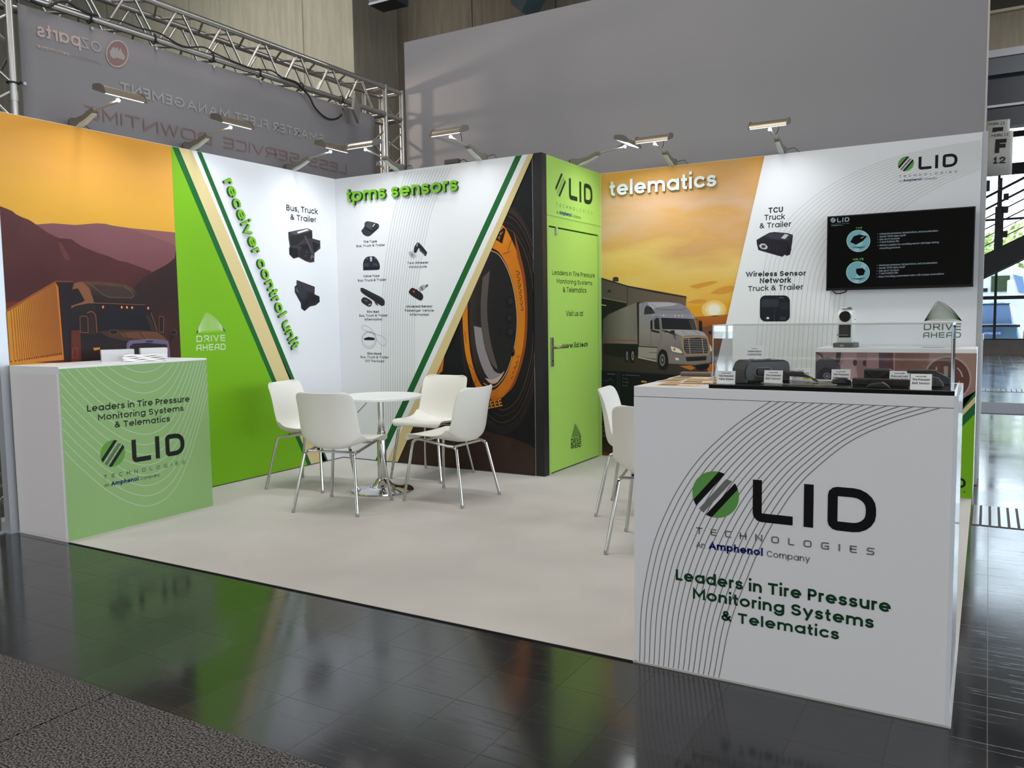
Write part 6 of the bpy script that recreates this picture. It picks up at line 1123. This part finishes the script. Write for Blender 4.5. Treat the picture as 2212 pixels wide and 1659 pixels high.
loc_(MB().prism([(xL, 30, .5), (xR, 30, .5), (xR + .05, 30, 1.5), (xR - .28, 30, zT - .15), (xR - .7, 30, zT), (xL, 30, zT)], (0, 2.4, 0), TW), o).build('cab', t, bevel=.06)
w1, w2 = qt(225, 945), qt(395, 1090); loc_(MB().box((w1[0], 29.97, w2[1]), (w2[0], 30.01, w1[1]), mat('cab_glass', (70, 84, 60), .1, spec=.7)), o).build('side_window', t); w1, w2 = qt(430, 930), qt(515, 1110); loc_(MB().prism([(w1[0], 29.97, w1[1]), (w2[0], 29.97, w1[1] - .1), (w2[0] + .1, 29.97, w2[1]), (w1[0] + .2, 29.97, w2[1] + .05)], (0, .04, 0), CGL), o).build('windscreen', t)
m1 = qt(405, 1050); loc_(MB().box((m1[0] - .11, 29.6, m1[1] - .35), (m1[0] + .11, 29.8, m1[1] + .25), TW), o).build('mirror', t, bevel=.03); loc_(MB().box((qt(140, 1060)[0], 29.97, qt(140, 1095)[1]), (qt(190, 1060)[0], 30.01, qt(190, 1060)[1]), BLK), o).build('door_handle', t)
for x in (xL + .9, xR - 1.1): w0 = MB().lathe([(.0001, -.15), (.46, -.15), (.5, -.1), (.5, .1), (.46, .15), (.0001, .15)], BLK, 24).build('wheel', t, smooth=40); w0.location = (x - o.x, .2, .5); w0.rotation_euler = (R(90), 0, 0)
random.seed(9)
def tree(label, c, h, r_, tone):
    t = thing('tree', label, 'tree', (c[0], c[1], -.3)); MB().tube([(0, 0, 0), (.05, 0, h * .4), (0, .05, h * .8)], [.16, .12, .05], mat('bark', (84, 70, 56), .9), 8).build('trunk', t, smooth=60); mb = MB(); ms = [mat('leaf_%d' % k, tuple(int(v * f) for v in tone), .7) for k, f in enumerate((.8, 1, 1.15))]
    for i in range(900):
        a, b_ = random.uniform(0, 6.283), math.acos(random.uniform(-1, 1)); rr_ = r_ * random.uniform(.55, 1) * (1 + .2 * math.sin(3 * a + 2 * b_)); p = Vector((rr_ * math.sin(b_) * math.cos(a), rr_ * math.sin(b_) * math.sin(a), h + rr_ * .9 * math.cos(b_))); u = Vector((random.gauss(0, 1), random.gauss(0, 1), random.gauss(0, 1))).normalized(); v = u.orthogonal().normalized(); s_ = random.uniform(.12, .22); mb.add([p - u * s_, p + v * s_ * .5, p + u * s_, p - v * s_ * .5], [(0, 1, 2, 3)], ms[i % 3])
    mb.build('crown', t, recalc=False)
c_ = Plane(1, 38, -1).hit(2200, 565); tree('pale green tree beyond the truck outside, at the right edge', (c_[0] + .4, 38), c_[1] + .35, 1.9, (150, 170, 96)); c_ = Plane(1, 41, -1).hit(2136, 540); tree('reddish green tree beyond the stair railing outside', (c_[0] - .6, 43), c_[1] + .3, 1.3, (186, 168, 130))
# dark hanging boxes high in front of the concrete
y_ = 3.4; PH = Plane(1, y_, -1); a, b_ = PH.hit(866, 14), PH.hit(877, 11)
hb = MB(); hb.box((-.42, -.25, 0), (0, .05, .9), mat('hanging_navy', (24, 28, 44), .5)); hs = hb.build('hanging_sign', loc=(b_[0], y_, b_[1])); tag(hs, 'dark navy box hanging high before the brown concrete', 'sign'); MB().tube([(-.2, -.1, .9), (-.2, -.1, 8.6 - b_[1])], .01, STEEL, 6).build('hanger', hs); MB().box((-.42, -.256, .0), (0, -.25, .03), LT).build('rim', hs)
y_ = 4.4; PH = Plane(1, y_, -1); p1_, p2_, p3_, p4_ = [PH.hit(*k) for k in ((1126, 26), (1104, 8), (1138, -30), (1176, -6))]
cv = MB().prism([(p1_[0], y_, p1_[1]), (p2_[0], y_, p2_[1]), (p3_[0] - .5, y_, p3_[1] + 1.2), (p4_[0] + .3, y_, p4_[1] + .9)], (0, .4, 0), mat('dark_teal_cover', (40, 56, 60), .6)); co = cv.build('hanging_cover'); tag(co, 'dark teal pointed cover peeking over the grey panel', 'cover'); MB().tube([(p3_[0], y_ + .2, p3_[1] + .8), (p3_[0], y_ + .2, 8.6)], .01, STEEL, 6).build('hanger', co)
